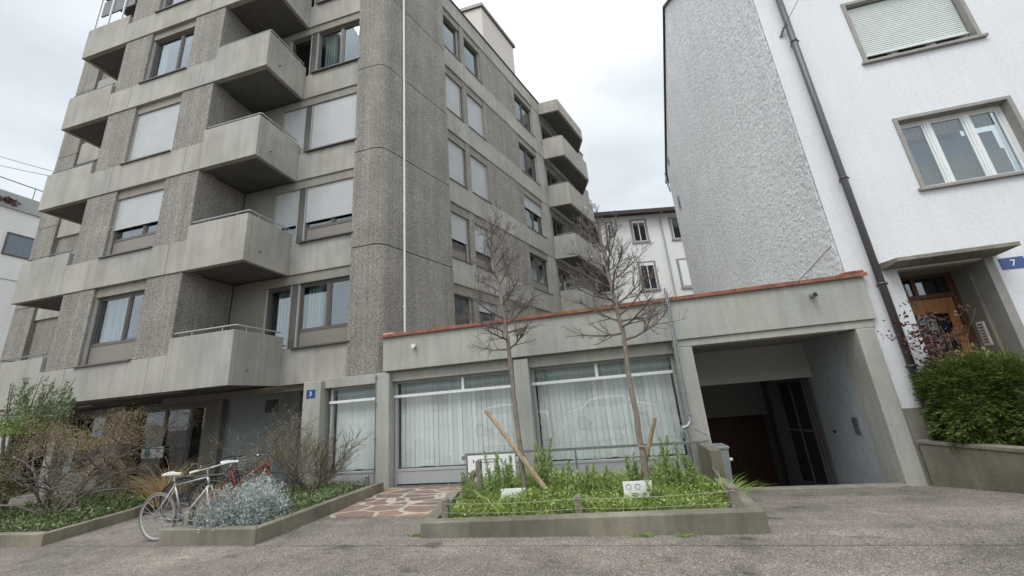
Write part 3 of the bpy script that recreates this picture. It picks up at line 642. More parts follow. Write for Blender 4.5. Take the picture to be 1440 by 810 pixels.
# stub wall by the ramp and galvanised bin
sw_ = MB().add([(1.32, 7.05, -.2), (1.48, 7.05, -.2), (1.48, 7.05, .62), (1.32, 7.05, .62), (1.32, 8.1, -.3), (1.48, 8.1, -.3), (1.48, 8.1, .62), (1.32, 8.1, .62)], [(0, 1, 2, 3), (5, 4, 7, 6), (1, 5, 6, 2), (4, 0, 3, 7), (3, 2, 6, 7)])
simple('ramp_wall', sw_, 'kerbm', 'short weathered concrete wall between the planted bed and the garage ramp', 'wall', bevel=.015)
bn = empty('refuse_bin', (1.62, 7.7, -.2), 'narrow galvanised metal bin beside the garage opening', 'bin')
MB().add([(1.52, 7.55, -.2), (1.66, 7.55, -.2), (1.66, 7.85, -.2), (1.52, 7.85, -.2), (1.47, 7.5, .56), (1.70, 7.5, .56), (1.70, 7.9, .56), (1.47, 7.9, .56)], [(3, 2, 1, 0), (4, 5, 6, 7), (0, 1, 5, 4), (1, 2, 6, 5), (2, 3, 7, 6), (3, 0, 4, 7)]).build('body', 'zinc', bn, .006)
MB().box(1.455, 1.715, 7.48, 7.92, .56, .60).build('lid', 'zinc', bn, .006)
MB().tube([(1.70, 7.6, .38), (1.75, 7.6, .38)], .03, 10).build('lid_hinge', 'chrome', bn)

# ============================================================ WHITE HOUSE
WH = empty('white_house', (8, 8.2, 0), 'white rendered house with rough grey stucco gable wall and canopied wooden door', 'house')
def H(m, name, mat='white', bevel=.004): return m.build(name, mat, WH, bevel)
XL = 4.5; ZT = 12.62
ops = [(6.12, 8.0, 4.79, 6.34), (6.06, 8.07, 7.77, 9.37), (5.29, 6.56, .5, 3.30)]
def wall_with_holes(x0, x1, z0, z1, holes, y0, y1):
    xs_ = sorted({x0, x1}|{h[0] for h in holes}|{h[1] for h in holes}); zs_ = sorted({z0, z1}|{h[2] for h in holes}|{h[3] for h in holes}); m = MB()
    vid = {}
    def v(x, z, y):
        k = (x, z, y)
        if k not in vid: vid[k] = len(m.v); m.v.append((x, y, z))
        return vid[k]
    for i in range(len(xs_)-1):
        for j in range(len(zs_)-1):
            a, b, c, d = xs_[i], xs_[i+1], zs_[j], zs_[j+1]; cx, cz = (a+b)/2, (c+d)/2
            if any(h[0] < cx < h[1] and h[2] < cz < h[3] for h in holes): continue
            m.f.append((v(a, c, y0), v(b, c, y0), v(b, d, y0), v(a, d, y0)))
    for h in holes:
        a, b, c, d = h; o = len(m.v); m.v += [(a, y0, c), (b, y0, c), (b, y0, d), (a, y0, d), (a, y1, c), (b, y1, c), (b, y1, d), (a, y1, d)]
        m.f += [(o, o+4, o+5, o+1), (o+1, o+5, o+6, o+2), (o+2, o+6, o+7, o+3), (o+3, o+7, o+4, o)]
    return m
H(wall_with_holes(XL, 16, .95, ZT, [(h[0], h[1], max(h[2], .95), h[3]) for h in ops]+[(11, 12.9, 4.79, 6.34), (11, 12.9, 7.77, 9.37)], 8.2, 8.5), 'front_wall', 'white', 0)
H(MB().box(4.64, 5.29, 8.19, 8.4, -.5, .948).box(6.56, 16, 8.19, 8.4, -.5, .948), 'plinth', 'kerb', .006)
# gable side wall
ridge = 14.05; rz = 12.62+(ridge-8.2)*.765
sv = [(8.2, -.5), (19.9, -.5), (19.9, ZT), (ridge, rz), (8.2, ZT)]
m = MB(); m.add([(XL, y, z) for y, z in sv]+[(XL+.3, y, z) for y, z in sv], [(0, 4, 3, 2, 1), (5, 6, 7, 8, 9)]+[(i, (i+1) % 5, 5+(i+1) % 5, 5+i) for i in range(5)])
m.v = [(x-.02 if x == XL else x, y+.06 if y == 8.2 else y, z) for x, y, z in m.v]
H(m, 'gable_wall', 'rough', 0)
H(MB().box(XL+.3, 16, 19.5, 19.9, -.5, ZT), 'rear_wall', 'white', 0)
m = MB()
for y0, y1, z0, z1 in ((7.7, ridge, ZT-.38, rz), (ridge, 20.4, rz, ZT-.38)):
    m.add([(XL-.1, y0, z0), (XL-.1, y1, z1), (16.2, y1, z1), (16.2, y0, z0), (XL-.1, y0, z0+.12), (XL-.1, y1, z1+.12), (16.2, y1, z1+.12), (16.2, y0, z0+.12)], [(0, 1, 2, 3), (7, 6, 5, 4), (0, 4, 5, 1), (3, 2, 6, 7), (0, 3, 7, 4), (1, 5, 6, 2)])
H(m, 'roof', 'brown', 0)
H(MB().tube([(XL-.1, 20.0, ZT+.05), (XL-.12, 19.95, 12.2), (XL-.05, 19.92, 11.5)], .04, 8), 'gutter_pipe', 'steel_d', 0)
m = MB(); m.add([(XL-.03, 18.6, 9.9), (XL-.03, 18.95, 9.9), (XL-.03, 18.95, 10.6), (XL-.03, 18.6, 10.6), (XL+.02, 18.6, 9.9), (XL+.02, 18.95, 9.9), (XL+.02, 18.95, 10.6), (XL+.02, 18.6, 10.6)], [(3, 2, 1, 0), (0, 1, 5, 4), (3, 7, 6, 2), (1, 2, 6, 5), (0, 4, 7, 3)]); H(m, 'vent_plate', 'steel_d', 0)
m = MB().box(XL-.05, XL-.02, 18.9, 19.15, 12.6, 12.9); H(m, 'vent_plate', 'steel_d', 0)
# raised render line low on the gable wall
H(MB().tube([(XL-.02, 8.3, 3.98), (XL-.02, 9.6, 3.76), (XL-.02, 11.3, 3.5)], .013, 6), 'flashing', 'white', 0)
# windows
def hwin(x0, x1, z0, z1, mulls, bl, cur):
    tr = MB().box(x0, x0+.07, 8.175, 8.42, z0, z1).box(x1-.07, x1, 8.175, 8.42, z0, z1).box(x0+.07, x1-.07, 8.175, 8.42, z1-.07, z1)
    t = tr.build('window_surround', 'trim', WH, .004)
    MB().box(x0-.05, x1+.05, 8.13, 8.44, z0-.06, z0).build('sill', 'trim', t, .006)
    w = window(WH, FF, x0+.07, x1-.07, 8.34, z0+.0, z1-.07, mull=mulls, fm='white_f', fw=.06, sill=False, guide=False, gl='glass')
    if bl: 
        b = MB(); n = 26
        for i in range(n):
            zz = z1-.09-i*(z1-z0-.07)*bl/n; h = (z1-z0-.07)*bl/n
            b.add([(x0+.09, 8.30, zz), (x1-.09, 8.30, zz), (x1-.09, 8.285, zz-h*.5), (x0+.09, 8.285, zz-h*.5), (x1-.09, 8.30, zz-h), (x0+.09, 8.30, zz-h)], [(3, 2, 1, 0), (5, 4, 2, 3)])
        b.box(x0+.09, x1-.09, 8.275, 8.305, zz-h-.035, zz-h); b.build('roller_blind', 'blind_wp', w)
    if cur:
        c = MB(); n = 60; vs = []
        for i in range(n+1):
            x = x0+.1+(x1-x0-.2)*i/n; vs += [(x, 8.55+.018*math.sin(i*1.7), z0+.05), (x, 8.55+.018*math.sin(i*1.7), z0+.68)]
        c.add(vs, [(2*i, 2*i+2, 2*i+3, 2*i+1) for i in range(n)]); c.build('curtain', 'curtain_bp', w)
        MB().box(x0+.1, x1-.1, 8.62, 8.63, z0+.68, z0+1.12).build('inner_curtain', 'curtain_u', w)
        MB().box(x0+.1, x1-.1, 8.52, 8.54, z1-.36, z1-.1).build('shade', 'curtain_b', w)
    MB().box(x0, x1, 9.3, 9.35, z0-.3, z1+.3).build('room_wall', 'dark', w)
M['blind_wp'] = plain('pale_slats', (.66, .70, .67), .5); M['curtain_bp'] = plain('tan_cloth', (.17, .15, .10), .9)
hwin(*ops[0], (6.73, 7.36), 0, True)
hwin(*ops[1], (6.73, 7.40), .84, False)
hwin(11, 12.9, 4.79, 6.34, (11.6, 12.3), .4, False); hwin(11, 12.9, 7.77, 9.37, (11.6, 12.3), .9, False)
# dark downpipe
m = MB().tube([(4.92, 8.08, 12.4), (4.92, 8.08, 6), (4.92, 8.08, -.2)], .058, 14)
for z in (1.6, 3.05, 5.2, 8.6): m.tube([(4.92, 8.08, z), (4.92, 8.08, z+.04)], .068, 14); m.box(4.9, 5.02, 8.08, 8.2, z, z+.03)
m.build('downpipe', 'pipe', WH, 0, True)
# canopy
H(MB().add([(5.06, 7.74, 3.36), (6.76, 7.74, 3.36), (6.76, 8.2, 3.33), (5.06, 8.2, 3.33), (5.06, 7.74, 3.43), (6.76, 7.74, 3.43), (6.76, 8.2, 3.47), (5.06, 8.2, 3.47)], [(3, 2, 1, 0), (4, 5, 6, 7), (0, 1, 5, 4), (1, 2, 6, 5), (2, 3, 7, 6), (3, 0, 4, 7)]), 'canopy', 'kerb', .008)
# recess: reveals and door
H(MB().box(5.2, 5.30, 8.21, 9.0, .4, 3.32), 'door_reveal', 'conc_g', .004)
H(MB().box(6.545, 6.68, 8.17, 8.48, .4, 3.32), 'door_reveal', 'trim', .004)
H(MB().box(6.50, 6.62, 8.483, 8.53, .4, 3.32), 'door_reveal', 'kerb', .004)
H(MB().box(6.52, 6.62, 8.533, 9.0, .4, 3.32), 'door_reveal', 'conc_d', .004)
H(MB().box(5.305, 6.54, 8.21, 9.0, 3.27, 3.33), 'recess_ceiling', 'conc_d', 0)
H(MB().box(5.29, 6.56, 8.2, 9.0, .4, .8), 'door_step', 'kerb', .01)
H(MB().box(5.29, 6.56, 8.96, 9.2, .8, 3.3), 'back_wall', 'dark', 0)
d = MB().box(5.29, 5.40, 8.86, 8.94, .8, 3.3).box(6.42, 6.52, 8.86, 8.94, .8, 3.3).box(5.40, 6.42, 8.86, 8.94, 2.82, 2.90).box(5.40, 6.42, 8.86, 8.94, 3.22, 3.3).box(5.86, 5.93, 8.87, 8.93, 2.9, 3.22)
df = d.build('door_frame', 'rustwood', WH, .004)
MB().box(5.4, 6.42, 8.9, 8.905, 2.9, 3.22).build('pane', 'glass', df)
dl = MB().box(5.41, 5.53, 8.88, 8.93, .81, 2.81).box(6.29, 6.41, 8.88, 8.93, .81, 2.81).box(5.53, 6.29, 8.88, 8.93, 2.55, 2.81).box(5.53, 6.29, 8.88, 8.93, 1.62, 1.72).box(5.53, 6.29, 8.895, 8.93, .81, 1.62)
dl.box(5.53, 6.29, 8.87, 8.89, 1.72, 1.75).box(5.53, 6.29, 8.87, 8.89, 2.52, 2.55).box(5.53, 5.56, 8.87, 8.89, 1.75, 2.52).box(6.26, 6.29, 8.87, 8.89, 1.75, 2.52).box(5.56, 6.26, 8.875, 8.9, 2.1, 2.13).box(5.90, 5.93, 8.875, 8.9, 1.75, 2.1)
door = dl.build('front_door', 'door', WH, .004)
MB().box(5.56, 6.26, 8.905, 8.91, 1.75, 2.52).build('pane', 'glass_d', door)
MB().tube([(5.47, 8.87, 1.75), (5.47, 8.83, 1.75), (5.58, 8.83, 1.75)], .011, 8).build('handle', 'chrome', door)
ip = MB().box(6.505, 6.52, 8.60, 8.76, 1.86, 2.28).build('doorbell_panel', 'whitep', WH, .003)
b = MB()
for i in range(7): b.box(6.498, 6.505, 8.63, 8.73, 1.9+i*.052, 1.93+i*.052)
b.build('bell_button', 'chrome', ip)
# overhead cable anchored on the downpipe
c = MB(); pts = []
for i in range(25):
    t = i/24; pts.append((4.86+1.1*t+.0, 8.1-8.0*t, 9.1+2.6*t-.5*math.sin(math.pi*t)))
c.tube(pts, .007, 6); c.tube([(4.78, 8.19, 8.92), (4.86, 8.1, 9.1)], .012, 6)
for i in range(4): c.tube([(4.775+.02*i, 8.18-.02*i, 8.92+.045*i), (4.785+.02*i, 8.17-.02*i, 8.945+.045*i)], .028, 8)
simple('overhead_cable', c, 'steel_d', 'thin span wire with insulator anchored beside the dark downpipe of the white house', 'cable')

# retaining wall and raised bed right of the driveway
rw = MB(); w0, w1 = (4.66, 8.12), (6.3, 3.2)
dirv = Vector((w1[0]-w0[0], w1[1]-w0[1])).normalized(); nn = Vector((dirv.y, -dirv.x))*-1
if nn.x < 0: nn = -nn
q0 = (w0[0]+nn.x*.16, w0[1]+nn.y*.16); q1 = (w1[0]+nn.x*.16, w1[1]+nn.y*.16)
rw.prism([w0, w1, q1, q0], -.4, .41); rwo = simple('retaining_wall', rw, 'kerbm', 'stained low concrete retaining wall along the right edge of the driveway', 'wall', bevel=.01)
e0 = (w0[0]-nn.x*.02, w0[1]-nn.y*.02); e1 = (w1[0]-nn.x*.02, w1[1]-nn.y*.02); q2 = (w0[0]+nn.x*.2, w0[1]+nn.y*.2); q3 = (w1[0]+nn.x*.2, w1[1]+nn.y*.2)
MB().prism([e0, e1, q3, q2], .411, .465).build('capping', 'kerb', rwo, .008)
tag(MB().prism([(q0[0]+.01, q0[1]), (q1[0]+.01, q1[1]), (12, 3.2), (12, 8.18), (4.9, 8.18)], -.3, .36).build('garden_bed', 'soil'), kind='structure')

# ============================================================ REAR BUILDING
RB = empty('rear_house', (3, 25, 0), 'white rendered rear building with grey framed windows and dark eaves, seen in the gap', 'house')
F5 = frame(.43, 24, 13.9)
MB().box(-4, 12, 0, 6, 0, 12.6, F5).build('wall', 'cream', RB)
MB().box(-4.2, 12.2, -.55, 6.3, 12.6, 12.78, F5).box(-4.2, 12.2, -.62, -.55, 12.5, 12.72, F5).build('roof', 'brown', RB)
MB().tube([F5(4.28, -.5, 12.6), F5(4.28, -.3, 12.35), F5(4.28, -.09, 12.1), F5(4.26, -.09, 7), F5(4.26, -.09, 0)], .05, 8).build('downpipe', 'steel', RB)
for (a, c, z0, z1, bl, ml) in ((.62, 1.12, 11.33, 12.3, .15, ()), (2.25, 3.36, 10.75, 12.32, .1, (2.8,)), (4.83, 6.0, 10.75, 12.3, 0, ()), (2.28, 3.44, 7.52, 9.38, .1, (2.86,)), (4.78, 6.0, 7.5, 9.38, .95, ()), (-.6, .3, 10.75, 12.3, .1, ()), (-.6, .5, 7.52, 9.38, 0, ()), (2.28, 3.44, 4.4, 6.2, .1, (2.86,)), (4.78, 6, 4.4, 6.2, 0, ())):
    s = MB().box(a-.0, a+.14, -.04, -.002, z0, z1, F5).box(c-.14, c, -.04, -.002, z0, z1, F5).box(a+.14, c-.14, -.04, -.002, z1-.12, z1, F5).box(a-.04, c+.04, -.08, -.002, z0-.12, z0, F5)
    so = s.build('window', 'trim', RB)
    MB().box(a+.14, c-.14, -.02, -.006, z0, z1-.12, F5).build('pane', 'car_g', so)
    fr_ = MB()
    for k in (a+.14, c-.18): fr_.box(k, k+.04, -.03, -.021, z0, z1-.12, F5)
    for k in ml: fr_.box(k-.03, k+.03, -.03, -.021, z0, z1-.12, F5)
    fr_.box(a+.18, c-.18, -.03, -.021, z0, z0+.05, F5)
    fr_.build('frame', 'white_f', so)
    if bl: MB().box(a+.14, c-.14, -.045, -.034, z1-.12-(z1-z0-.12)*bl, z1-.12, F5).build('roller_blind', 'whitep', so)

# ============================================================ LEFT HOUSE
LH = empty('left_house', (-34, 14, 0), 'white modern building at the left edge behind the apartment block', 'building')
MB().box(-46, -31, 4, 26, 0, 14.1).build('wall', 'cream', LH)
MB().box(-46.1, -30.9, 3.9, 26.1, 14.1, 14.35).box(-31.2, -30.95, 3.9, 26, 14.35, 15.0).build('roof', 'steel', LH)
s = MB().box(-31.0, -30.95, 12.45, 12.52, 11.45, 12.75).box(-31.0, -30.95, 13.6, 13.67, 11.45, 12.75).box(-31, -30.95, 12.52, 13.6, 12.68, 12.75).box(-31, -30.95, 12.52, 13.6, 11.45, 11.52).build('window', 'frame', LH)
MB().box(-31.0, -30.97, 12.52, 13.6, 11.52, 12.68).build('pane', 'glass_p', s)
r = MB().tube([(-30.98, 5, 15.7), (-30.98, 26, 15.7)], .03, 6)
for y in range(5, 27, 2): r.tube([(-30.98, y, 15.0), (-30.98, y, 15.7)], .02, 5)
r.build('railing', 'steel_d', LH)
MB().box(-31.1, -30.98, 4, 26, 10.1, 10.14).build('wall_joint', 'steel', LH)
n = 160; Pp = np.column_stack([rng.uniform(-30.95, -30.75, n), rng.uniform(11.3, 12.5, n), rng.uniform(14.3, 14.6, n)])
tag(leaves('roof_plants', Pp, rng.normal(size=(n, 3)), .16, .08, 'redl'), 'maroon planting along the roof edge of the white left building', 'plants')
for k, (a, b) in enumerate((((-31, 6, 16.8), (-16.2, 8.35, 10.0)), ((-31, 7, 16.0), (-16.2, 8.35, 9.95)))):
    c = MB(); A1, B1 = Vector(a), Vector(b); c.tube([A1.lerp(B1, i/12)-Vector((0, 0, .35*math.sin(math.pi*i/12))) for i in range(13)], .014, 5)
    simple('overhead_wire', c, 'steel_d', ['upper', 'lower'][k]+' of the two thin wires from the white left building to the apartment block', 'wire')

# ============================================================ PLANTERS, POSTS, SIGNS
def kerbrun(pts, h, w, side):
    """open run of kerb; side=+1 puts thickness to the left of travel"""
    m = MB(); n = len(pts); P2 = [Vector(p) for p in pts]; off = []
    for i in range(n):
        d = []
        if i > 0: d.append((P2[i]-P2[i-1]).normalized())
        if i < n-1: d.append((P2[i+1]-P2[i]).normalized())
        ns = [Vector((-q.y, q.x))*side for q in d]; s_ = sum(ns, Vector((0, 0))); s_ /= s_.dot(ns[0]); off.append(P2[i]+s_*w)
    for i in range(n-1):
        q = [tuple(P2[i]), tuple(P2[i+1]), tuple(off[i+1]), tuple(off[i])]
        if side < 0: q = q[::-1]
        m.prism(q, -.35, h)
    return m
k1 = kerbrun([(-3.0, 6.9), (-2.66, 5.19), (1.43, 5.26), (1.48, 7.0)], .175, .19, 1)
k1.v = [(x, y, z+(.05*(x+2.66)/4.1 if z > 0 else 0)) for x, y, z in k1.v]
simple('planter_kerb', k1, 'kerbm', 'weathered concrete kerb around the green bed with the two bare young trees', 'kerb', bevel=.012)
k2 = kerbrun([(-6.72, 4.96), (-5.0, 4.96), (-4.86, 7.9)], .20, .15, 1)
simple('planter_kerb', k2, 'kerbm', 'mossy concrete kerb around the bed with the silver shrub', 'kerb', bevel=.012)
k3 = kerbrun([(-13.5, 4.9), (-9.05, 4.93), (-9.35, 6.4), (-10.3, 8.0)], .17, .14, 1)
simple('planter_kerb', k3, 'kerbm', 'low concrete kerb around the bed with the brown shrub at the left edge', 'kerb', bevel=.012)
tag(MB().prism([(-2.9, 7.8), (-2.45, 5.38), (1.24, 5.44), (1.24, 7.8)], -.2, .12).build('soil', 'soil'), kind='structure')
tag(MB().prism([(-6.45, 5.7), (-6.2, 5.115), (-5.15, 5.115), (-5.02, 7.95), (-7.0, 8.0)], -.2, .13).build('soil', 'soil'), kind='structure')
tag(MB().prism([(-13.5, 5.05), (-9.2, 5.08), (-9.5, 6.4), (-10.5, 8.0), (-13.5, 8)], -.2, .1).build('soil', 'soil'), kind='structure')
def cpost(x, y, z0, h, w, label, mat='post', tilt=0):
    m = MB().box(x-w/2, x+w/2, y-w/2, y+w/2, z0-.1, z0+h-.02).add([(x-w/2, y-w/2, z0+h-.02), (x+w/2, y-w/2, z0+h-.02), (x+w/2, y+w/2, z0+h-.02), (x-w/2, y+w/2, z0+h-.02), (x-w/4, y-w/4, z0+h), (x+w/4, y-w/4, z0+h), (x+w/4, y+w/4, z0+h), (x-w/4, y+w/4, z0+h)], [(0, 1, 5, 4), (1, 2, 6, 5), (2, 3, 7, 6), (3, 0, 4, 7), (4, 5, 6, 7)])
    if tilt: m.v = [(a+(c-z0)*tilt, b, c) for a, b, c in m.v]
    return simple('fence_post', m, mat, label, 'post', bevel=.006)
cpost(-2.40, 5.42, .17, .24, .085, 'short wooden post at the left front corner of the green bed')
cpost(-.62, 5.44, .18, .22, .08, 'short wooden post midway along the front of the green bed')
cpost(1.19, 5.46, .19, .26, .11, 'stout short post at the right front corner of the green bed')
cpost(-2.28, 6.5, .12, .6, .085, 'taller grey weathered post beside the white information board', 'post')
cpost(-2.75, 7.1, .1, .38, .1, 'leaning grey post at the back left of the green bed', 'post', .5)
cpost(-6.44, 5.15, .10, .30, .10, 'stubby concrete post by the silver shrub and the white bicycle', 'kerb')
cpost(-5.02, 7.55, .15, .25, .06, 'thin dark post at the back end of the silver shrub bed', 'steel_d')
cpost(-10.9, 5.15, .1, .24, .13, 'right one of two stub posts in the bed at the left edge', 'kerb')
cpost(-11.6, 5.15, .1, .24, .13, 'left one of two stub posts in the bed at the left edge', 'kerb')
def rope(pts, r, label, mat='wirem'):
    m = MB()
    for a, b in zip(pts[:-1], pts[1:]):
        A1, B1 = Vector(a), Vector(b); m.tube([A1.lerp(B1, i/8)-Vector((0, 0, .02*math.sin(math.pi*i/8))) for i in range(9)], r, 6)
    simple('guard_rope', m, mat, label, 'rope')
rope([(-3.0, 7.0, .40), (-2.40, 5.36, .35), (-.62, 5.39, .36), (1.19, 5.40, .40), (1.22, 6.55, .46)], .0038, 'upper cord strung between the short posts of the green bed')
rope([(-2.40, 5.37, .24), (-.62, 5.40, .25), (1.19, 5.41, .28), (1.22, 6.3, .30)], .003, 'lower cord strung between the short posts of the green bed')
rope([(-5.15, 5.6, .30), (-5.02, 7.55, .37)], .005, 'wire along the inner edge of the silver shrub bed', 'steel_d')
m = MB().tube([(-14, 6.9, .36), (-9.9, 7.3, .42)], .02, 6)
simple('edge_rail', m, 'steel_d', 'low dark rail at the back of the left bed', 'rail')
# information board
ib = empty('information_board', (-2.45, 7.7, 0), 'large white printed information board on the grey handrail', 'sign')
MB().box(-2.93, -1.98, 7.72, 7.74, .06, .63).build('board', 'whitep', ib, .003)
MB().box(-2.97, -2.93, 7.72, 7.76, -.02, .65).box(-3.06, -2.97, 7.74, 7.77, .56, .63).build('support', 'steel_d', ib)
pr = MB()
for z, a, b in ((.55, -2.72, -2.26), (.50, -2.72, -2.30), (.36, -2.3, -2.05), (.32, -2.3, -2.07), (.22, -2.75, -2.3), (.18, -2.75, -2.4)):
    x = a
    while x < b:
        w_ = random.uniform(.015, .05); pr.box(x, x+w_, 7.716, 7.719, z, z+.014); x += w_+.01
pr.box(-2.82, -2.795, 7.716, 7.719, .50, .555); pr.build('print', 'ink', ib)
def smallsign(x, y, z, w, h, label, marks):
    e = empty('small_sign', (x, y, z), label, 'sign')
    fr = frame(x, y, 4)
    MB().box(-w/2, w/2, -.006, .006, z, z+h, fr).build('board', 'whitep', e, .003)
    MB().tube([fr(0, .015, z-.25), fr(0, .015, z+h*.7)], .009, 6).build('stake', 'post', e)
    m = MB()
    if marks:
        for q in (-.1, .02): c = fr(q-.02, -.008, z+h*.66); m.ring(c, (math.sin(R(4)), -math.cos(R(4)), 0), .032, .003, 20, 4)
        m.box(-.09, .0, -.009, -.006, z+.05, z+.056, fr).box(-.08, .02, -.009, -.006, z+.03, z+.036, fr)
    else:
        m.box(-.08, .09, -.009, -.006, z+h*.25, z+h*.28, fr)
    m.build('print', 'ink', e)
smallsign(-1.60, 6.0, .17, .36, .21, 'small blank white sign in front of the left bare tree', False)
smallsign(.14, 6.0, .22, .38, .2, 'small white sign with two drawn circles in front of the right bare tree', True)

# ============================================================ YOUNG BARE TREES
def tree(name, trunk, r0, label, zf, spread, seed, nprim=17):
    rs = random.Random(seed); base = Vector(trunk[0]); t = empty(name, trunk[0], label, 'tree', None)
    tp = [Vector(p) for p in trunk]; n = len(tp)
    # resample trunk
    pts = []; 
    for i in range(n-1):
        for j in range(6): pts.append(tp[i].lerp(tp[i+1], j/6))
    pts.append(tp[-1]); H0, H1 = pts[0].z, pts[-1].z
    rad = [max(.006, r0*(1-.25*(p.z-H0)/(zf-H0)) if p.z < zf else r0*.72*(1-(p.z-zf)/(H1-zf))**.8+.004) for p in pts]
    pts2 = [p+Vector((rs.uniform(-1, 1), rs.uniform(-1, 1), 0))*r0*.18 for p in pts]
    m = MB().tube(pts2, rad, 10)
    m.build('trunk', 'bark_t', t, 0, True)
    br = MB()
    def grow(p, d, L, r, lev):
        k = 5 if lev < 2 else 3; q = [p]; dd = d.copy(); rr = [r]
        for i in range(k):
            dd = (dd+Vector((rs.gauss(0, .09), rs.gauss(0, .09), rs.gauss(.05, .07)))).normalized(); q.append(q[-1]+dd*L/k); rr.append(max(.0021, r*(1-.65*(i+1)/k)))
        br.tube(q, rr, 5 if lev == 0 else (4 if lev == 1 else 3), cap=False)
        if lev >= 3: return
        nc = [9, 5, 2][lev]
        for c in range(nc):
            f = rs.uniform(.2, 1.) if lev else rs.uniform(.15, 1.); i = min(int(f*k), k-1); s = q[i].lerp(q[i+1], f*k-i)
            ax = (q[i+1]-q[i]).normalized(); pr_ = ax.orthogonal().normalized(); pr_.rotate(Matrix.Rotation(rs.uniform(0, 6.28), 3, ax))
            nd = (ax*rs.uniform(.7, 1.1)+pr_*rs.uniform(.5, .9)+Vector((0, 0, .15))).normalized()
            grow(s, nd, L*rs.uniform(.30, .68)*(1.1-f*.45), max(.0024, r*.55*(1-.4*f)), lev+1)
    for i in range(nprim):
        f = (i+rs.random()*.6)/nprim; z = zf+(H1-zf)*f*.97
        j = max(a for a in range(len(pts2)) if pts2[a].z <= z+1e-6); p = pts2[j]
        a = i*2.4+rs.uniform(-.4, .4); el = .18+.75*f+rs.uniform(-.15, .15)
        d = Vector((math.cos(a)*math.cos(el)*1.15, math.sin(a)*math.cos(el), math.sin(el))).normalized()
        L = spread*1.08*(1-.55*f)*rs.uniform(.75, 1.1)
        grow(p, d, L, r0*.36*(1-.6*f)+.003, 0)
    br.build('branches', 'twig', t)
    return t
tree('young_tree', [(-1.56, 6.6, .1), (-1.60, 6.6, .9), (-1.63, 6.6, 1.7), (-1.66, 6.6, 2.62), (-1.72, 6.6, 3.4), (-1.80, 6.6, 4.15), (-1.88, 6.6, 5.0)], .048, 'bare young tree left of the two in the green bed, before the column', 2.5, .84, 3, 28)
tree('young_tree', [(.31, 6.6, .1), (.30, 6.6, 1.), (.29, 6.6, 1.8), (.30, 6.6, 2.52), (.24, 6.6, 3.1), (.2, 6.6, 3.7), (.14, 6.6, 4.45)], .05, 'bare young tree right of the two in the green bed, before the wide window', 2.48, 1.0, 11, 26)
def stake(a, b, r, label):
    m = MB(); A1, B1 = Vector(a), Vector(b)
    m.tube([A1.lerp(B1, i/6)+Vector((random.uniform(-.004, .004), 0, 0)) for i in range(7)], [r*1.05, r, r*.97, r, r*.95, r*.92, r*.9], 8)
    simple('tree_stake', m, 'stake', label, 'stake')
stake((-1.02, 6.45, .0), (-2.14, 6.62, 1.48), .042, 'split wooden stake leaning left against the left bare tree')
stake((.14, 6.8, .05), (.56, 6.45, 1.19), .032, 'thin wooden stake crossing behind the right bare tree')
m = MB().ring((-1.60, 6.6, .74), (.1, 0, 1), .062, .012, 16, 6); simple('tree_tie', m, 'rubber', 'dark tie around the left bare tree where its stake crosses', 'tie')
m = MB().ring((.31, 6.6, .78), (.1, 0, 1), .062, .01, 16, 6); simple('tree_tie', m, 'wirem', 'rope tie around the right bare tree where its stake crosses', 'tie')

# ============================================================ GREEN BED
def poly_pts(n, poly):
    poly = np.array(poly); lo, hi = poly.min(0), poly.max(0); out = []
    while len(out) < n:
        q = rng.uniform(lo, hi); c = False; j = len(poly)-1
        for i in range(len(poly)):
            if (poly[i, 1] > q[1]) != (poly[j, 1] > q[1]) and q[0] < (poly[j, 0]-poly[i, 0])*(q[1]-poly[i, 1])/(poly[j, 1]-poly[i, 1])+poly[i, 0]: c = not c
            j = i
        if c: out.append(q)
    return np.array(out)
bed = [(-2.7, 7.3), (-2.42, 5.42), (1.2, 5.48), (1.2, 7.6), (-2.5, 7.7)]
n = 9000; q = poly_pts(n, bed); Pp = np.column_stack([q, np.full(n, .11)])
lf = (np.sin(q[:, 0]*3.1+1)+np.sin(q[:, 0]*5.3+q[:, 1]*4)+np.sin(q[:, 0]*11+q[:, 1]*7))*.24+.72
D = np.column_stack([rng.normal(0, .35, n), rng.normal(0, .35, n), np.ones(n)])
V1, F1 = blades(Pp, D, rng.uniform(.12, .40, n)*lf, rng.uniform(.007, .016, n), .55)
n2 = 15000; q2 = poly_pts(n2, bed); hz = rng.uniform(.0, 1., n2)**1.3*(.10+.13*(np.sin(q2[:, 0]*4.1)*.5+.5)*(np.sin(q2[:, 1]*5+q2[:, 0]*2)*.5+.5)+.05)
P2_ = np.column_stack([q2, .12+hz]); D2 = rng.normal(size=(n2, 3)); D2[:, 2] = np.abs(D2[:, 2])*.6
V2, F2 = leafarr(P2_, D2, rng.uniform(.025, .06, n2), rng.uniform(.012, .03, n2))
o = npmesh('meadow_growth', np.concatenate([V1, V2]), np.concatenate([F1, F2+len(V1)]), 'grass'); tag(o, 'bright green grass and weeds filling the kerbed bed', 'grass', kind='stuff')
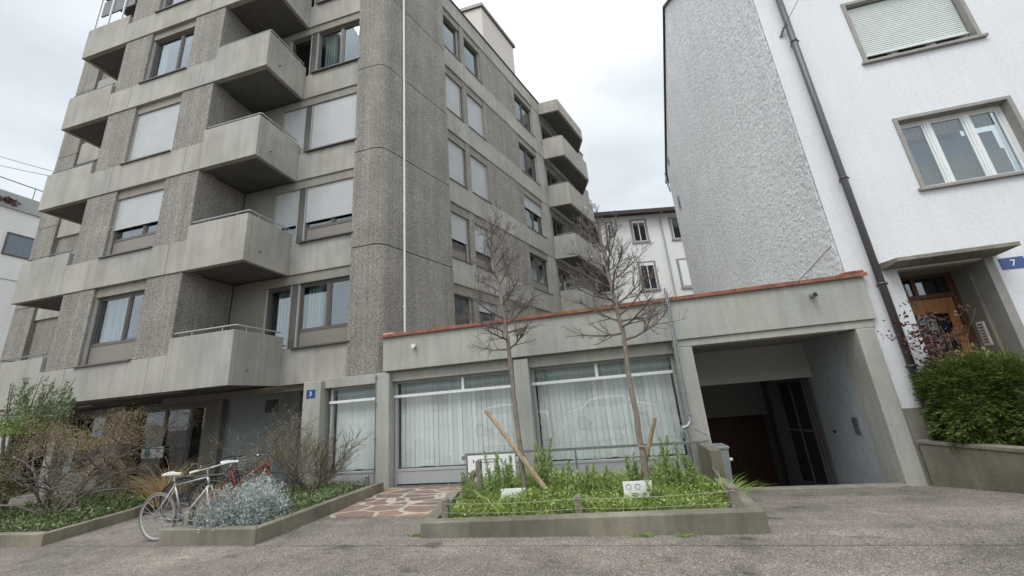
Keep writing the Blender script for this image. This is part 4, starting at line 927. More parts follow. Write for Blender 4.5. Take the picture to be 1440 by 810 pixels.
# tufts outside at the kerb foot
for (x, y, nn_, lab) in ((.1, 5.22, 90, 'weed tuft growing at the foot of the bed kerb near its middle'), (.55, 5.22, 70, 'weed tuft at the foot of the bed kerb toward its right end'), (-2.78, 5.3, 120, 'mossy weed tuft at the left corner of the green bed kerb')):
    Pq = np.column_stack([rng.normal(x, .07, nn_), rng.normal(y-.02, .015, nn_), np.full(nn_, .0)]); Dq = np.column_stack([rng.normal(0, .8, nn_), rng.normal(-.2, .5, nn_), np.ones(nn_)])
    V, F = blades(Pq, Dq, rng.uniform(.03, .08, nn_), .006, .5); tag(npmesh('weed_tuft', V, F, 'grass'), lab, 'weed')
def lanceplant(x, y, h, ns, rad, label, seedmat='lance', grp=None, z0=.12):
    e = empty('leafy_plant', (x, y, z0), label, 'plant', grp); st = MB(); Ps, Ds, Ls, Ws = [], [], [], []
    for s in range(ns):
        a = rng.uniform(0, 6.28); b = Vector((x+rng.normal(0, rad*.4), y+rng.normal(0, rad*.4), z0-.03)); hh = h*rng.uniform(.65, 1.08)
        tp = b+Vector((math.cos(a)*rad*.7, math.sin(a)*rad*.7, hh)); pts = [b.lerp(tp, t)+Vector((math.cos(a), math.sin(a), 0))*rad*.3*(t*t-t) for t in (0, .33, .66, 1)]
        st.tube(pts, [.006, .005, .004, .002], 4, cap=False)
        nl = int(hh/.011)
        for i in range(nl):
            t = .08+.92*i/nl; p = b.lerp(tp, t); az = i*2.4; el = .35+.7*t
            Ps.append(p); Ds.append((math.cos(az)*math.cos(el), math.sin(az)*math.cos(el), math.sin(el))); Ls.append(rng.uniform(.07, .13)*(1-.4*t)); Ws.append(rng.uniform(.016, .027))
    st.build('stem', 'olive', e); leaves('foliage', np.array(Ps), np.array(Ds), np.array(Ls), np.array(Ws), seedmat, e)
spots = [(-2.35, 6.1, .42, 5, .10, 'leafy plant by the rope at the left end of the green bed'),
 (-2.0, 6.45, .60, 7, .14, 'tall leafy plant in front of the white information board, left clump'),
 (-1.78, 6.5, .52, 6, .10, 'tall leafy plant between the information board and the left bare tree'),
 (-1.25, 6.7, .66, 9, .16, 'tallest leafy clump just right of the left bare tree'),
 (-.95, 6.2, .46, 7, .15, 'leafy clump a little right of the leaning stake'),
 (-.55, 6.4, .44, 7, .14, 'leafy clump behind the middle short post'),
 (-.2, 6.3, .36, 6, .12, 'low leafy clump left of the circle-marked sign'),
 (.12, 6.6, .52, 5, .08, 'thin upright plant just left of the right bare tree'),
 (.62, 6.5, .62, 10, .17, 'broad tall leafy clump right of the right bare tree'),
 (.92, 6.4, .48, 7, .13, 'leafy clump near the right end of the green bed'),
 (.32, 5.85, .30, 8, .14, 'low broad-leaved clump in front of the right bare tree'),
 (-1.5, 5.8, .24, 7, .14, 'low leafy clump at the front below the small blank sign')]
for s in spots: lanceplant(s[0], s[1], s[2]*1.2, s[3]+1, *s[4:])
n = 160; Pp = np.column_stack([rng.normal(1.3, .05, n), rng.normal(6.35, .08, n), np.full(n, .05)]); D = np.column_stack([rng.normal(.1, .55, n), rng.normal(0, .4, n), np.ones(n)])
V, F = blades(Pp, D, rng.uniform(.25, .5, n), .012, .45, 4); tag(npmesh('iris_clump', V, F, 'grass'), 'spiky grassy clump in front of the low wall at the garage corner', 'plant')

n = 700; q = poly_pts(n, [(-9, 3.2), (7, 3.2), (4.5, 6.5), (4.3, 8), (1.7, 8), (1.7, 5.0), (-4.9, 4.9), (-9, 4.8)]); zz = np.array([gz(a, b)+.004 for a, b in q])
D = rng.normal(size=(n, 3)); D[:, 2] = .1*abs(D[:, 2]); tag(leaves('leaf_litter', np.column_stack([q, zz]), D, rng.uniform(.008, .03, n), rng.uniform(.006, .016, n), 'straw'), 'tiny bits of dry leaf and grit scattered on the asphalt', 'litter', kind='stuff')
# a second species mixed through the bed: pale broad leaved weeds and dry stalks
n = 900; q = poly_pts(n, bed); D = np.column_stack([rng.normal(0, .5, n), rng.normal(0, .5, n), np.ones(n)])
V, F = blades(np.column_stack([q, np.full(n, .12)]), D, rng.uniform(.15, .42, n), rng.uniform(.003, .006, n), .4); tag(npmesh('dry_stalks', V, F, 'straw'), 'thin dry stalks among the green growth of the kerbed bed', 'stalks', kind='stuff')
# ============================================================ SILVER SHRUB BED
def blob_pts(n, c, r, jit=.25, shell=.55):
    d = unit(rng.normal(size=(n, 3))); d[:, 2] = np.abs(d[:, 2])
    lump = 1+jit*(np.sin(d[:, 0]*7+c[0])*np.sin(d[:, 1]*6+1)+.6*np.sin(d[:, 2]*11+d[:, 0]*9))*.5
    rr = (shell+(1-shell)*rng.random(n))*lump
    return np.array(c)+d*np.array(r)*rr[:, None], d
def sprigs(name, centres, mat, parent, per, L, W, size):
    """clumps of short shoots with leaves pointing outward"""
    Ps, Ds = [], []
    for (c, r, nn_) in centres:
        p, d = blob_pts(nn_, c, r)
        for k in range(per):
            s = rng.uniform(0, 1, (nn_, 1)); dirs = unit(d+np.array([0, 0, .5]))
            Ps.append(p+dirs*s*size+rng.normal(0, size*.12, (nn_, 3))); Ds.append(dirs*.8+rng.normal(0, .7, (nn_, 3)))
    Pn = np.concatenate(Ps); return leaves(name, Pn, np.concatenate(Ds), rng.uniform(L*.6, L*1.3, len(Pn)), rng.uniform(W*.7, W*1.2, len(Pn)), mat, parent)
sh = empty('silver_shrub', (-5.9, 5.5, .1), 'rounded silvery grey shrub at the front of the kerbed bed', 'shrub')
sprigs('foliage', [((-5.80, 5.42, .1), (.48, .34, .50), 1300), ((-5.45, 5.5, .12), (.28, .30, .44), 600), ((-6.0, 5.28, .1), (.45, .22, .40), 800), ((-5.85, 5.8, .15), (.38, .28, .56), 550)], 'silverl', sh, 9, .035, .012, .13)
st = MB()
for i in range(40):
    a = random.uniform(0, 6.28); st.tube([(-5.7, 5.55, .1), (-5.7+.3*math.cos(a), 5.55+.2*math.sin(a), .35)], [.01, .004], 4)
st.build('stems', 'twig', sh)
# seed-bearing twiggy shrub
def twigbush(name, base, nst, L, r, lean, label, leafmat_=None, nleaf=0, seed=1, mat='twig_o', flat=1., kids=(7, 4)):
    rs = random.Random(seed); e = empty(name, base, label, 'shrub'); br = MB(); tips = []
    def grow(p, d, L, r, lev):
        k = 5; q = [p]; rr = [r]; dd = d.copy()
        for i in range(k):
            dd = (dd+Vector((rs.gauss(0, .15), rs.gauss(0, .15), rs.gauss(.05*flat, .1)))).normalized(); q.append(q[-1]+dd*L/k); rr.append(max(.0035, r*(1-.6*(i+1)/k)))
        br.tube(q, rr, 5 if lev == 0 else 3, cap=False); tips.extend(q[1:] if lev > 0 else q[3:])
        if lev >= len(kids): return
        for c in range(kids[lev]):
            f = rs.uniform(.25, 1); i = min(int(f*k), k-1); s = q[i].lerp(q[i+1], f*k-i); ax = (q[i+1]-q[i]).normalized(); pr_ = ax.orthogonal().normalized(); pr_.rotate(Matrix.Rotation(rs.uniform(0, 6.28), 3, ax))
            grow(s, (ax+pr_*rs.uniform(.3, .9)).normalized(), L*rs.uniform(.35, .6), r*.5, lev+1)
    for i in range(nst):
        a = i*6.28/nst+rs.uniform(-.4, .4); el = rs.uniform(.5, 1.3)
        d = Vector((math.cos(a)*math.cos(el)+lean[0], math.sin(a)*math.cos(el)+lean[1], math.sin(el)*flat)).normalized()
        grow(Vector(base), d, L*rs.uniform(.75, 1.05), r, 0)
    br.build('stems', mat, e)
    if nleaf:
        T = np.array([tuple(t) for t in tips]); idx = rng.integers(0, len(T), nleaf); Pq = T[idx]+rng.normal(0, .035, (nleaf, 3))
        leaves('foliage', Pq, rng.normal(size=(nleaf, 3)), rng.uniform(.02, .045, nleaf), .015, leafmat_, e)
    return e
twigbush('twiggy_shrub', (-6.05, 7.25, .12), 13, 1.05, .015, (.15, 0), 'bare spreading twiggy shrub in front of the column with number 3', None, 0, 5, 'twig_o', 1., (8, 4))
twigbush('twiggy_shrub', (-6.9, 7.4, .12), 14, 1.2, .010, (0, 0), 'dense brownish twiggy shrub behind the red bicycle handlebar', 'brownl', 3200, 9)
n = 6500; q = poly_pts(n, [(-6.3, 6.3), (-5.15, 5.3), (-5.05, 7.8), (-6.9, 7.9)]); Pp = np.column_stack([q, .13+rng.uniform(0, .14, n)]); D = rng.normal(size=(n, 3)); D[:, 2] = abs(D[:, 2])
tag(leaves('ground_cover', Pp, D, rng.uniform(.03, .07, n), rng.uniform(.012, .025, n), 'cover'), 'low variegated ground cover in the silver shrub bed', 'ground cover', kind='stuff')
def strawclump(x, y, h, n, spread, label, z0=.1):
    Pq = np.column_stack([rng.normal(x, .05, n), rng.normal(y, .05, n), np.full(n, z0)]); Dq = np.column_stack([rng.normal(0, spread, n), rng.normal(0, spread, n), np.ones(n)])
    V, F = blades(Pq, Dq, rng.uniform(.5, 1.05, n)*h, rng.uniform(.006, .012, n), .45, 5); return tag(npmesh('dry_grass_clump', V, F, 'straw'), label, 'grass clump')
strawclump(-9.4, 6.9, 1.25, 300, .40, 'tall arching dry grass clump behind the rear wheel of the white bicycle')
strawclump(-6.12, 5.32, .85, 260, .12, 'upright narrow dry grass clump beside the silver shrub')

# ============================================================ LEFT BED
n = 9000; q = poly_pts(n, [(-13.4, 5.1), (-9.25, 5.1), (-9.55, 6.4), (-10.6, 7.9), (-13.4, 7.9)]); Pp = np.column_stack([q, .1+rng.uniform(0, .16, n)]); D = rng.normal(size=(n, 3)); D[:, 2] = abs(D[:, 2])
tag(leaves('ground_cover', Pp, D, rng.uniform(.04, .09, n), rng.uniform(.015, .03, n), 'cover'), 'low green ground cover in the left bed', 'ground cover', kind='stuff')
bb = empty('spreading_shrub', (-10.95, 6.0, .1), 'wide gnarled brown-leaved shrub with flat spreading crown at the left', 'shrub')
rs = random.Random(21); br = MB(); tips = []
def gn(p, d, L, r, lev):
    k = 6; q = [p]; rr = [r]; dd = d.copy()
    for i in range(k):
        dd = (dd+Vector((rs.gauss(0, .32), rs.gauss(0, .32), rs.gauss(0, .22)))).normalized(); np_ = q[-1]+dd*L/k
        if np_.z > 2.0: dd.z = -abs(dd.z)*.3; np_.z = 2.0
        q.append(np_); rr.append(r*(1-.65*(i+1)/k))
    br.tube(q, rr, 6 if lev < 2 else 3, cap=False)
    if lev > 0: tips.extend(q[2:])
    if lev >= 3: return
    for c in range([6, 6, 4][lev]):
        f = rs.uniform(.3, 1); i = min(int(f*k), k-1); s = q[i].lerp(q[i+1], f*k-i); dn = Vector((rs.gauss(0, 1), rs.gauss(0, .7), rs.gauss(.1, .35))).normalized()
        gn(s, (dn+(q[-1]-q[0]).normalized()*.7).normalized(), L*rs.uniform(.4, .65), r*.5, lev+1)
for a, el, L in ((0, 1.1, 1.6), (.6, .9, 1.5), (2.6, .9, 1.9), (3.6, 1.0, 1.9), (5.2, 1., 1.5), (1.6, 1.1, 1.6), (3.1, .65, 1.9)):
    gn(Vector((-10.95, 6., .1)), Vector((math.cos(a)*math.cos(el), math.sin(a)*math.cos(el)*.6, math.sin(el))), L, .032, 0)
br.build('stems', 'twig', bb)
T = np.array([tuple(t) for t in tips if t[2] > 1.4 or rs.random() < .18]); T = T[T[:, 0] < -9.15]; nl = 18000; idx = rng.integers(0, len(T), nl); Pq = T[idx]+rng.normal(0, .07, (nl, 3))
c0_ = Pq[:, 0] > -12.0
leaves('foliage', Pq[c0_], rng.normal(size=(c0_.sum(), 3)), rng.uniform(.015, .035, c0_.sum()), .013, 'brownl', bb)
leaves('foliage', Pq[~c0_], rng.normal(size=((~c0_).sum(), 3)), rng.uniform(.025, .05, (~c0_).sum()), .02, 'olive', bb)
gt = empty('flowering_shrub', (-12.6, 6.2, .1), 'green and white leaved tall shrub above the brown one at the left edge', 'shrub')
m = MB()
for i in range(14):
    a = random.uniform(0, 6.28); m.tube([(-12.8, 6.2, .1), (-12.8+.3*math.cos(a), 6.2+.2*math.sin(a), 1.6), (-12.5+.7*math.cos(a), 6.2+.4*math.sin(a), 2.3+random.random()*.7)], [.03, .018, .005], 5)
m.build('stems', 'twig', gt)
Ps = []; 
for i in range(26):
    a = random.uniform(0, 6.28); c = Vector((-12.45+.65*math.cos(a)*random.random()**.5, 6.2+.4*math.sin(a), 2.0)); tp = c+Vector((random.gauss(.12, .15), random.gauss(0, .1), random.uniform(.35, 1.0)))
    t = rng.random(230)**.8; Ps.append(np.array(c)+np.outer(t, np.array(tp-c))+rng.normal(0, .06, (230, 3))*(1.2-t)[:, None])
Pq = np.concatenate(Ps); leaves('foliage', Pq, rng.normal(size=Pq.shape)+[0, 0, .5], rng.uniform(.03, .06, len(Pq)), .022, 'greenw', gt)
p, d = blob_pts(3500, (-12.9, 6.1, 1.75), (.9, .5, .42)); leaves('foliage', p, d+rng.normal(0, .6, d.shape), .05, .025, 'lance', gt)
p, d = blob_pts(5200, (-12.9, 5.9, .5), (.75, .5, .95)); 
ob = empty('olive_shrub', (-12.9, 5.9, .1), 'olive green shrub at the very left edge below the brown crown', 'shrub'); leaves('foliage', p, d+rng.normal(0, .6, d.shape), .05, .022, 'olive', ob)
MB().tube([(-12.9, 5.9, .05), (-12.9, 5.9, .9)], [.03, .01], 6).build('stems', 'twig', ob)

# ============================================================ HEDGE AND ROSE
def conifer(name, base, blobs, label, nl):
    e = empty(name, base, label, 'hedge'); Ps, Ds = [], []
    for c, r, w in blobs:
        nb = int(nl*w); d = unit(rng.normal(size=(nb, 3))); dd = np.sign(d)*np.abs(d)**.62
        lump = 1+.10*np.sin(dd[:, 0]*9+dd[:, 2]*5)+.08*np.sin(dd[:, 2]*13+dd[:, 1]*7)
        rr = (.80+.24*rng.random(nb))*lump; p = np.array(c)+dd*np.array(r)*rr[:, None]
        Ps.append(p); Ds.append(d)
    Pn = np.concatenate(Ps); Dn = np.concatenate(Ds); V, F = [], []; off = 0
    # each spray is a small flat fan of leaflets drooping at the tip
    side = unit(np.cross(Dn, [0, 0, 1])+rng.normal(0, .25, Dn.shape)); up = np.array([0, 0, 1.])
    main = unit(Dn+side*rng.normal(0, .5, (len(Pn), 1))+up*rng.uniform(-.35, .35, (len(Pn), 1)))
    for k in range(7):
        s = (k-3)/3; base_ = Pn+main*(.05*(1-abs(s)))-main*.02; dr = main+side*s*.9-up*.15*abs(s)
        v, f = leafarr(base_, dr, rng.uniform(.035, .065, len(Pn))*(1-.35*abs(s)), .012, .05); V.append(v); F.append(f+off); off += len(v)
    npmesh('foliage', np.concatenate(V), np.concatenate(F), 'hedge', e)
    m = MB()
    for c, r, w in blobs: m.tube([(c[0], c[1], base[2]-.05), (c[0], c[1], c[2]+r[2]*.3)], [.05, .02], 6)
    m.build('stems', 'twig', e)
    cc = MB()
    for c, r, w in blobs:
        cc.ring(c, (0, 0, 1), .001, .001, 3, 3)
        u = [(c[0]+r[0]*.66*math.cos(a)*math.cos(b_), c[1]+r[1]*.66*math.sin(a)*math.cos(b_), c[2]+r[2]*.72*math.sin(b_)) for b_ in (-1.5, -.8, 0, .8, 1.5) for a in [i*.785 for i in range(8)]]
        cc.add(u, [(j*8+i, j*8+(i+1) % 8, (j+1)*8+(i+1) % 8, (j+1)*8+i) for j in range(4) for i in range(8)])
    cc.build('inner_twigs', 'hedge', e)
conifer('conifer_hedge', (5.4, 7.65, .36), [((5.22, 7.72, .98), (.42, .40, .62), .42), ((5.78, 7.55, .98), (.44, .45, .60), .42), ((5.5, 7.68, 1.1), (.5, .42, .55), .3)], 'clipped dense green conifer hedge on the retaining wall before the wooden door', 15000)
conifer('conifer_shrub', (6.95, 7.5, .36), [((6.95, 7.5, 1.05), (.5, .45, .75), 1.)], 'second conifer shrub cut off by the right edge, right of the hedge', 6000)
twigbush('climbing_rose', (5.15, 7.95, .4), 6, 1.35, .009, (.0, -.02), 'maroon leaved rose climbing beside the dark downpipe and wooden door', None, 0, 31, 'twig', 3.4, (4, 2))
rose = [o for o in bpy.data.objects if o.name == 'climbing_rose'][0]
n = 620; Pp = np.column_stack([rng.normal(5.15, .24, n), rng.normal(7.75, .1, n), rng.normal(2.05, .27, n)]); cl = Pp[rng.integers(0, 60, n)]+rng.normal(0, .06, (n, 3)); leaves('leaves', cl, rng.normal(size=(n, 3)), rng.uniform(.04, .08, n), .04, 'redl', rose)
n = 260; Pp = np.column_stack([rng.normal(5.35, .15, n), rng.normal(7.6, .08, n), rng.normal(1.66, .08, n)]); leaves('green_leaves', Pp, rng.normal(size=(n, 3)), .07, .045, 'olive', rose)
n = 900; p, d = blob_pts(n, (-.2, 22.1, 11.6), (.45, .5, .9)); bp_ = empty('balcony_plant', (-.2, 22.1, 11.5), 'yellow green plant on the far balcony edge', 'plant'); leaves('foliage', p, d+rng.normal(0, .6, d.shape), .16, .07, 'yel', bp_)
MB().tube([(-.2, 22.1, 10.9), (-.2, 22.1, 12)], .03, 5).build('stems', 'twig', bp_)

# ============================================================ BICYCLES
def wheel(par, c, ax, rad, tyre, rim='chrome', spokes=24, hub='chrome'):
    w = MB().ring(c, ax, rad-.014, .016, 40, 8).build('wheel', tyre, par, 0, True)
    MB().ring(c, ax, rad-.035, .009, 40, 6).build('rim', rim, w, 0, True)
    ax = Vector(ax).normalized(); x = ax.cross(Vector((0, 0, 1))).normalized(); y = ax.cross(x); c = Vector(c); s = MB()
    for i in range(spokes):
        a = 2*math.pi*i/spokes; s.tube([c+ax*(.03 if i % 2 else -.03)+(x*math.cos(a+.5)+y*math.sin(a+.5))*.018, c+(x*math.cos(a)+y*math.sin(a))*(rad-.04)], .0018, 3)
    s.build('spokes', rim, w); MB().tube([c-ax*.05, c+ax*.05], .018, 10).build('hub', hub, w)
def bicycle(base, deg, label, fcol, tyre, rim, saddle, bar, lean=0, step=False, basket=False, rack=False, tubecol=None, flat=True, z0=0):
    e = empty('bicycle', (base[0], base[1], z0), label, 'bicycle')
    a = R(deg); u = Vector((math.cos(a), math.sin(a), 0)); w = Vector((-u.y, u.x, 0)); l = R(lean)
    def T(s, lat, h): return Vector((base[0], base[1], z0))+u*s+w*(lat*math.cos(l)+h*math.sin(l))+Vector((0, 0, h*math.cos(l)-lat*math.sin(l)))
    up = T(0, 0, 1)-T(0, 0, 0); ax = T(0, 1, 0)-T(0, 0, 0)
    wheel(e, T(0, 0, .34), ax, .34, tyre, rim); wheel(e, T(1.02, 0, .34), ax, .34, tyre, rim)
    bb = (.44, 0, .29); st = (.27, 0, .80); hd1 = (.86, 0, .86); hd0 = (.895, 0, .74)
    f = MB().tube([T(*bb), T(*st)], .015, 10)
    f.tube([T(*st), T(.25, 0, .86)], .013, 8)
    if step: f.tube([T(*bb), T(*hd0)], .019, 10); f.tube([T(.36, 0, .52), T(*hd1)], .015, 10)
    else: f.tube([T(.29, 0, .77), T(*hd1)], .014, 10)
    f.tube([T(*hd1), T(*hd0)], .018, 10)
    for s in (-1, 1):
        f.tube([T(.42, s*.03, .29), T(0, s*.06, .34)], .009, 6)
    fo = f.build('frame', fcol, e, 0, True)
    f = MB()
    if not step: f.tube([T(*bb), T(*hd0)], .016, 10)
    for s in (-1, 1): f.tube([T(.28, s*.02, .76), T(.0, s*.06, .34)], .008, 6)
    f.build('stay', tubecol or fcol, e, 0, True)
    f = MB()
    for s in (-1, 1): f.tube([T(.895, s*.03, .74), T(.93, s*.05, .62), T(1.02, s*.05, .34)], .010, 8)
    f.tube([T(.895, -.04, .73), T(.895, .04, .73)], .014, 8)
    f.build('fork', tubecol or fcol, e, 0, True)
    MB().tube([T(.25, 0, .84), T(.235, 0, .93)], .012, 8).build('seat_post', 'chrome', e)
    # saddle
    sm = MB(); prof = [(-.02, .075, .955), (.03, .078, .965), (.09, .05, .955), (.17, .025, .95), (.25, .018, .945)]
    vs = []
    for s, wd, h in prof:
        for lat, dz in ((-1, -.03), (-.8, 0), (0, .006), (.8, 0), (1, -.03)): vs.append(T(s+.12, lat*wd, h+dz))
    nr = len(prof); fs = [(i*5+j, i*5+j+1, (i+1)*5+j+1, (i+1)*5+j) for i in range(nr-1) for j in range(4)]
    fs += [tuple(range(5))[::-1], tuple((nr-1)*5+j for j in range(5))]
    fs += [((i+1)*5, (i+1)*5+4, i*5+4, i*5) for i in range(nr-1)]
    sm.add(vs, fs); sm.v = [tuple(Vector(v)) for v in sm.v]; sm.build('saddle', saddle, e, 0, False)
    h = MB().tube([T(.86, 0, .86), T(.85, 0, .97), T(.89, 0, .99)], .011, 8)
    bw = .30
    h.tube([T(.89, 0, .99), T(.885, .1, .995), T(.83, bw-.05, 1.01), T(.78, bw, 1.01)] if not flat else [T(.89, 0, .99), T(.89, bw, .995)], .011, 8)
    h.tube([T(.89, 0, .99), T(.885, -.1, .995), T(.83, -bw+.05, 1.01), T(.78, -bw, 1.01)] if not flat else [T(.89, 0, .99), T(.89, -bw, .995)], .011, 8)
    ho = h.build('handlebar', bar, e, 0, True)
    for s in (-1, 1):
        MB().tube([T(.89, s*.20, .995), T(.89, s*(bw+.01), .997)] if flat else [T(.83, s*(bw-.05), 1.01), T(.76, s*bw, 1.01)], .016, 8).build('grip', 'whitep' if flat else 'rubber', ho)
        MB().tube([T(.93, s*.16, .985), T(.93, s*.27, .97)], .006, 5).build('brake_lever', 'black', ho)
    c = MB().ring(T(.44, -.05, .29), ax, .085, .006, 24, 5).tube([T(.44, -.05, .29), T(.44-.12, -.06, .29-.12)], .009, 6).tube([T(.44, .05, .29), T(.44+.12, .06, .29+.12)], .009, 6)
    c.tube([T(.44, .07, .29), T(.44, -.07, .29)], .016, 8)
    for s in (-1, 1): c.tube([T(.44, -.05, .29+s*.085), T(0, -.045, .34+s*.035)], .003, 4)
    co = c.build('crankset', 'steel_d', e)
    for (s, lat, hh) in ((.32, -.11, .17), (.56, .11, .41)): MB().box(-.045, .045, -.035, .035, -.01, .01, lambda q, d_, z_, S=s, LA=lat, HH=hh: tuple(T(S+q, LA+d_, HH+z_))).build('pedal', 'black', co)
    if basket:
        b = MB(); 
        for k in range(5): 
            z_ = .78+k*.05; q = [T(1.0+sx*(.12+k*.006), sy*(.16+k*.008), z_) for sx, sy in ((-1, -1), (1, -1), (1, 1), (-1, 1), (-1, -1))]; b.tube(q, .004, 4)
        for i in range(9):
            for sx, sy in ((-1+2*i/8, -1), (-1+2*i/8, 1), (-1, -1+2*i/8), (1, -1+2*i/8)): b.tube([T(1.0+sx*.12, sy*.16, .78), T(1.0+sx*.145, sy*.19, .98)], .003, 4)
        b.build('basket', 'steel_d', e)
    if rack:
        b = MB()
        for s in (-.05, 0, .05): b.tube([T(-.25, s, .74), T(.2, s, .74)], .006, 5)
        for s in (-1, 1): b.tube([T(0, s*.06, .34), T(-.08, s*.06, .74)], .006, 5)
        b.build('rack', 'black', e)
        gd = MB(); pts = [T(.375*math.cos(t_), 0, .34+.375*math.sin(t_)) for t_ in [R(d_) for d_ in range(10, 190, 12)]]; gd.tube(pts, .02, 6); gd.build('mudguard', 'black', e)
    return e
bicycle((-7.0, 5.13), 3, 'white and grey racing bicycle with white saddle beside the silver shrub bed', 'silver', 'grey_tyre', 'bikew', 'bikew', 'bikew', lean=-4, tubecol='bikew', flat=True)
bicycle((-7.9, 6.1), 20, 'black bicycle with wire basket and black saddle behind the white one', 'black', 'rubber', 'steel_d', 'black', 'black', lean=4, step=True, basket=True, rack=True, flat=False)
bicycle((-7.25, 6.15), 25, 'red bicycle with white saddle and curved handlebar behind the silver shrub', 'red', 'rubber', 'steel_d', 'whitep', 'chrome', lean=2, step=True, rack=True, flat=False)

# ============================================================ STREET BEHIND THE CAMERA (seen mirrored in the panes)
def car(x, y, paint, label):
    e = empty('parked_car', (x, y, 0), label, 'car', 'cars parked across the street')
    prof = [(-2.1, .35), (-2.12, .75), (-1.95, .92), (-1.5, .98), (-.95, 1.38), (-.3, 1.47), (.6, 1.45), (1.35, 1.05), (1.9, .98), (2.1, .75), (2.12, .35)]
    m = MB(); n = len(prof)
    for s in (-.84, .84): m.v += [(x+a, y+s*(1 if z < 1.1 else .82), z) for a, z in prof]
    m.f = [tuple(range(n)), tuple(range(2*n-1, n-1, -1))]+[(i, n+i, n+(i+1) % n, (i+1) % n) for i in range(n)]
    m.build('body', paint, e, .05)
    for s in (-1, 1):
        g_ = MB().add([(x-1.3, y+s*.86, 1.02), (x+1.15, y+s*.86, 1.02), (x+.55, y+s*.74, 1.38), (x-.85, y+s*.74, 1.34), (x-1.3, y+s*.82, 1.02), (x+1.15, y+s*.82, 1.02), (x+.55, y+s*.7, 1.38), (x-.85, y+s*.7, 1.34)], [(0, 1, 2, 3), (7, 6, 5, 4), (0, 4, 5, 1), (2, 6, 7, 3)]); g_.build('side_window', 'car_g', e)
        for q in (-1.35, 1.35):
            w_ = MB().ring((x+q, y+s*.78, .33), (0, 1, 0), .25, .09, 24, 8).build('wheel', 'rubber', e); MB().tube([(x+q, y+s*.80, .33), (x+q, y+s*.86, .33)], .19, 16).build('rim', 'silver', w_)
        MB().box(x+2.06, x+2.13, y+s*.62-.12, y+s*.62+.12, .62, .74).build('headlight', 'whitep', e, .02)
car(-5.3, -3.4, 'carw', 'white hatchback across the street, left of the three mirrored in the shop windows')
car(-.2, -3.4, 'carw', 'white hatchback across the street, middle of the three mirrored in the shop windows')
car(4.7, -3.4, 'cars', 'grey hatchback across the street, right of the three mirrored in the shop windows')
ob_ = empty('opposite_building', (0, -16, 0), 'pale block across the street, seen only mirrored in window panes', 'building')
MB().box(-30, 22, -26, -16, 0, 8.2).build('wall', 'road', ob_)
for k in range(2):
    for i in range(12):
        x = -28+i*4.1; MB().box(x, x+1.8, -16, -15.96, 1.2+3*k, 2.9+3*k).build('window', 'car_g', ob_)
    MB().box(-30, 22, -15.99, -15.9, 3.25+3*k, 3.5+3*k).build('band', 'whitep', ob_)

# ============================================================ LIGHT, SKY, CAMERA
w = bpy.data.worlds.new('World'); sc.world = w; w.use_nodes = True; nt = w.node_tree; nt.nodes.clear()
sky = nt.nodes.new('ShaderNodeTexSky'); sky.sky_type = 'NISHITA'; sky.sun_disc = False; sky.sun_elevation = R(55); sky.sun_rotation = R(200)
bg = nt.nodes.new('ShaderNodeBackground'); bg.inputs[1].default_value = .1; out = nt.nodes.new('ShaderNodeOutputWorld')
tc = nt.nodes.new('ShaderNodeTexCoord')
mp = nt.nodes.new('ShaderNodeMapping'); mp.inputs['Scale'].default_value = (1, 1, 2.2); nt.links.new(tc.outputs['Generated'], mp.inputs[0])
nz = nt.nodes.new('ShaderNodeTexNoise'); nz.inputs['Scale'].default_value = 2.1; nz.inputs['Detail'].default_value = 5; nz.inputs['Roughness'].default_value = .5; nz.inputs['Distortion'].default_value = .3; nt.links.new(mp.outputs[0], nz.inputs['Vector'])
cl = ramp(nt, nz.outputs[0], [(.36, (5.9, 6.4, 6.8)), (.5, (7.1, 7.6, 8.1)), (.64, (8.2, 8.7, 9.2))])
sp = nt.nodes.new('ShaderNodeSeparateXYZ'); nt.links.new(tc.outputs['Generated'], sp.inputs[0])
zr = nt.nodes.new('ShaderNodeMapRange'); zr.interpolation_type = 'SMOOTHSTEP'; zr.inputs[1].default_value = .6; zr.inputs[2].default_value = 1.; zr.inputs[3].default_value = 1.; zr.inputs[4].default_value = 2.6; nt.links.new(sp.outputs[2], zr.inputs[0])
yr = nt.nodes.new('ShaderNodeMapRange'); yr.interpolation_type = 'SMOOTHSTEP'; yr.inputs[1].default_value = .3; yr.inputs[2].default_value = -.8; yr.inputs[3].default_value = 1.; yr.inputs[4].default_value = 1.7; nt.links.new(sp.outputs[1], yr.inputs[0])
mm = nt.nodes.new('ShaderNodeMath'); mm.operation = 'MULTIPLY'; nt.links.new(zr.outputs[0], mm.inputs[0]); nt.links.new(yr.outputs[0], mm.inputs[1])
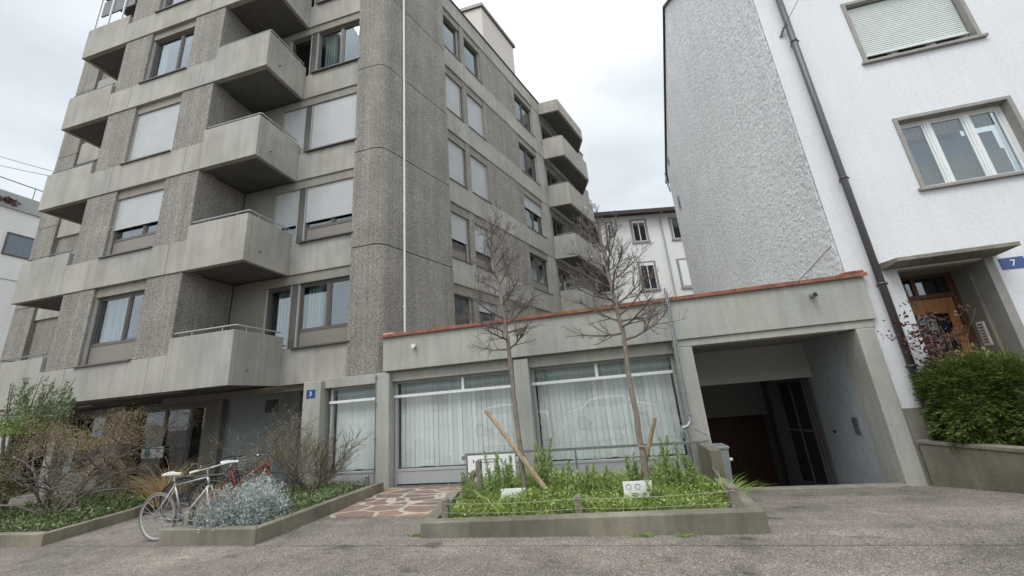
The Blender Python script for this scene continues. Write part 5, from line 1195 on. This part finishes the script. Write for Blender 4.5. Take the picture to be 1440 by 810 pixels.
vm = nt.nodes.new('ShaderNodeVectorMath'); vm.operation = 'SCALE'; nt.links.new(cl, vm.inputs[0]); nt.links.new(mm.outputs[0], vm.inputs['Scale'])
mx = nt.nodes.new('ShaderNodeMix'); mx.data_type = 'RGBA'; mx.inputs[0].default_value = .95; nt.links.new(sky.outputs[0], mx.inputs[6]); nt.links.new(vm.outputs[0], mx.inputs[7])
nt.links.new(mx.outputs[2], bg.inputs[0]); nt.links.new(bg.outputs[0], out.inputs[0])
sun = bpy.data.lights.new('sun', 'SUN'); sun.energy = 1.2; sun.angle = R(25); sun.color = (1, .97, .92)
so = bpy.data.objects.new('sun', sun); COL.objects.link(so)
az = R(200); el = R(55); dv = Vector((math.sin(az)*math.cos(el), math.cos(az)*math.cos(el), math.sin(el)))
so.rotation_euler = dv.to_track_quat('Z', 'Y').to_euler(); so.location = (0, 0, 30)
cam = bpy.data.cameras.new('camera'); cam.sensor_width = 36; cam.lens = 36*545/1440; cam.clip_start = .05; cam.clip_end = 1500
co = bpy.data.objects.new('camera', cam); COL.objects.link(co); sc.camera = co
f_ = 545.; cx, cy = 720, 405
def ray(x, y): return Vector((x-cx, f_, -(y-cy)))
up = ray(563, -1470).normalized(); lx = -ray(-1750, 770); lx = (lx-up*lx.dot(up)).normalized(); yy = up.cross(lx)
Rm = Matrix((lx, yy, up))            # world = Rm @ (right, forward, up)
cr = Rm @ Vector((1, 0, 0)); cf = Rm @ Vector((0, 1, 0)); cu = Rm @ Vector((0, 0, 1))
m4 = Matrix(((cr.x, cu.x, -cf.x, 0), (cr.y, cu.y, -cf.y, 0), (cr.z, cu.z, -cf.z, 1.6), (0, 0, 0, 1))); co.matrix_world = m4
sc.render.engine = 'CYCLES'; sc.cycles.max_bounces = 6; sc.cycles.transparent_max_bounces = 12
sc.view_settings.view_transform = 'Standard'; sc.view_settings.look = 'None'; sc.view_settings.gamma = 1; sc.view_settings.exposure = .27
sc.render.resolution_x = 1024; sc.render.resolution_y = 576
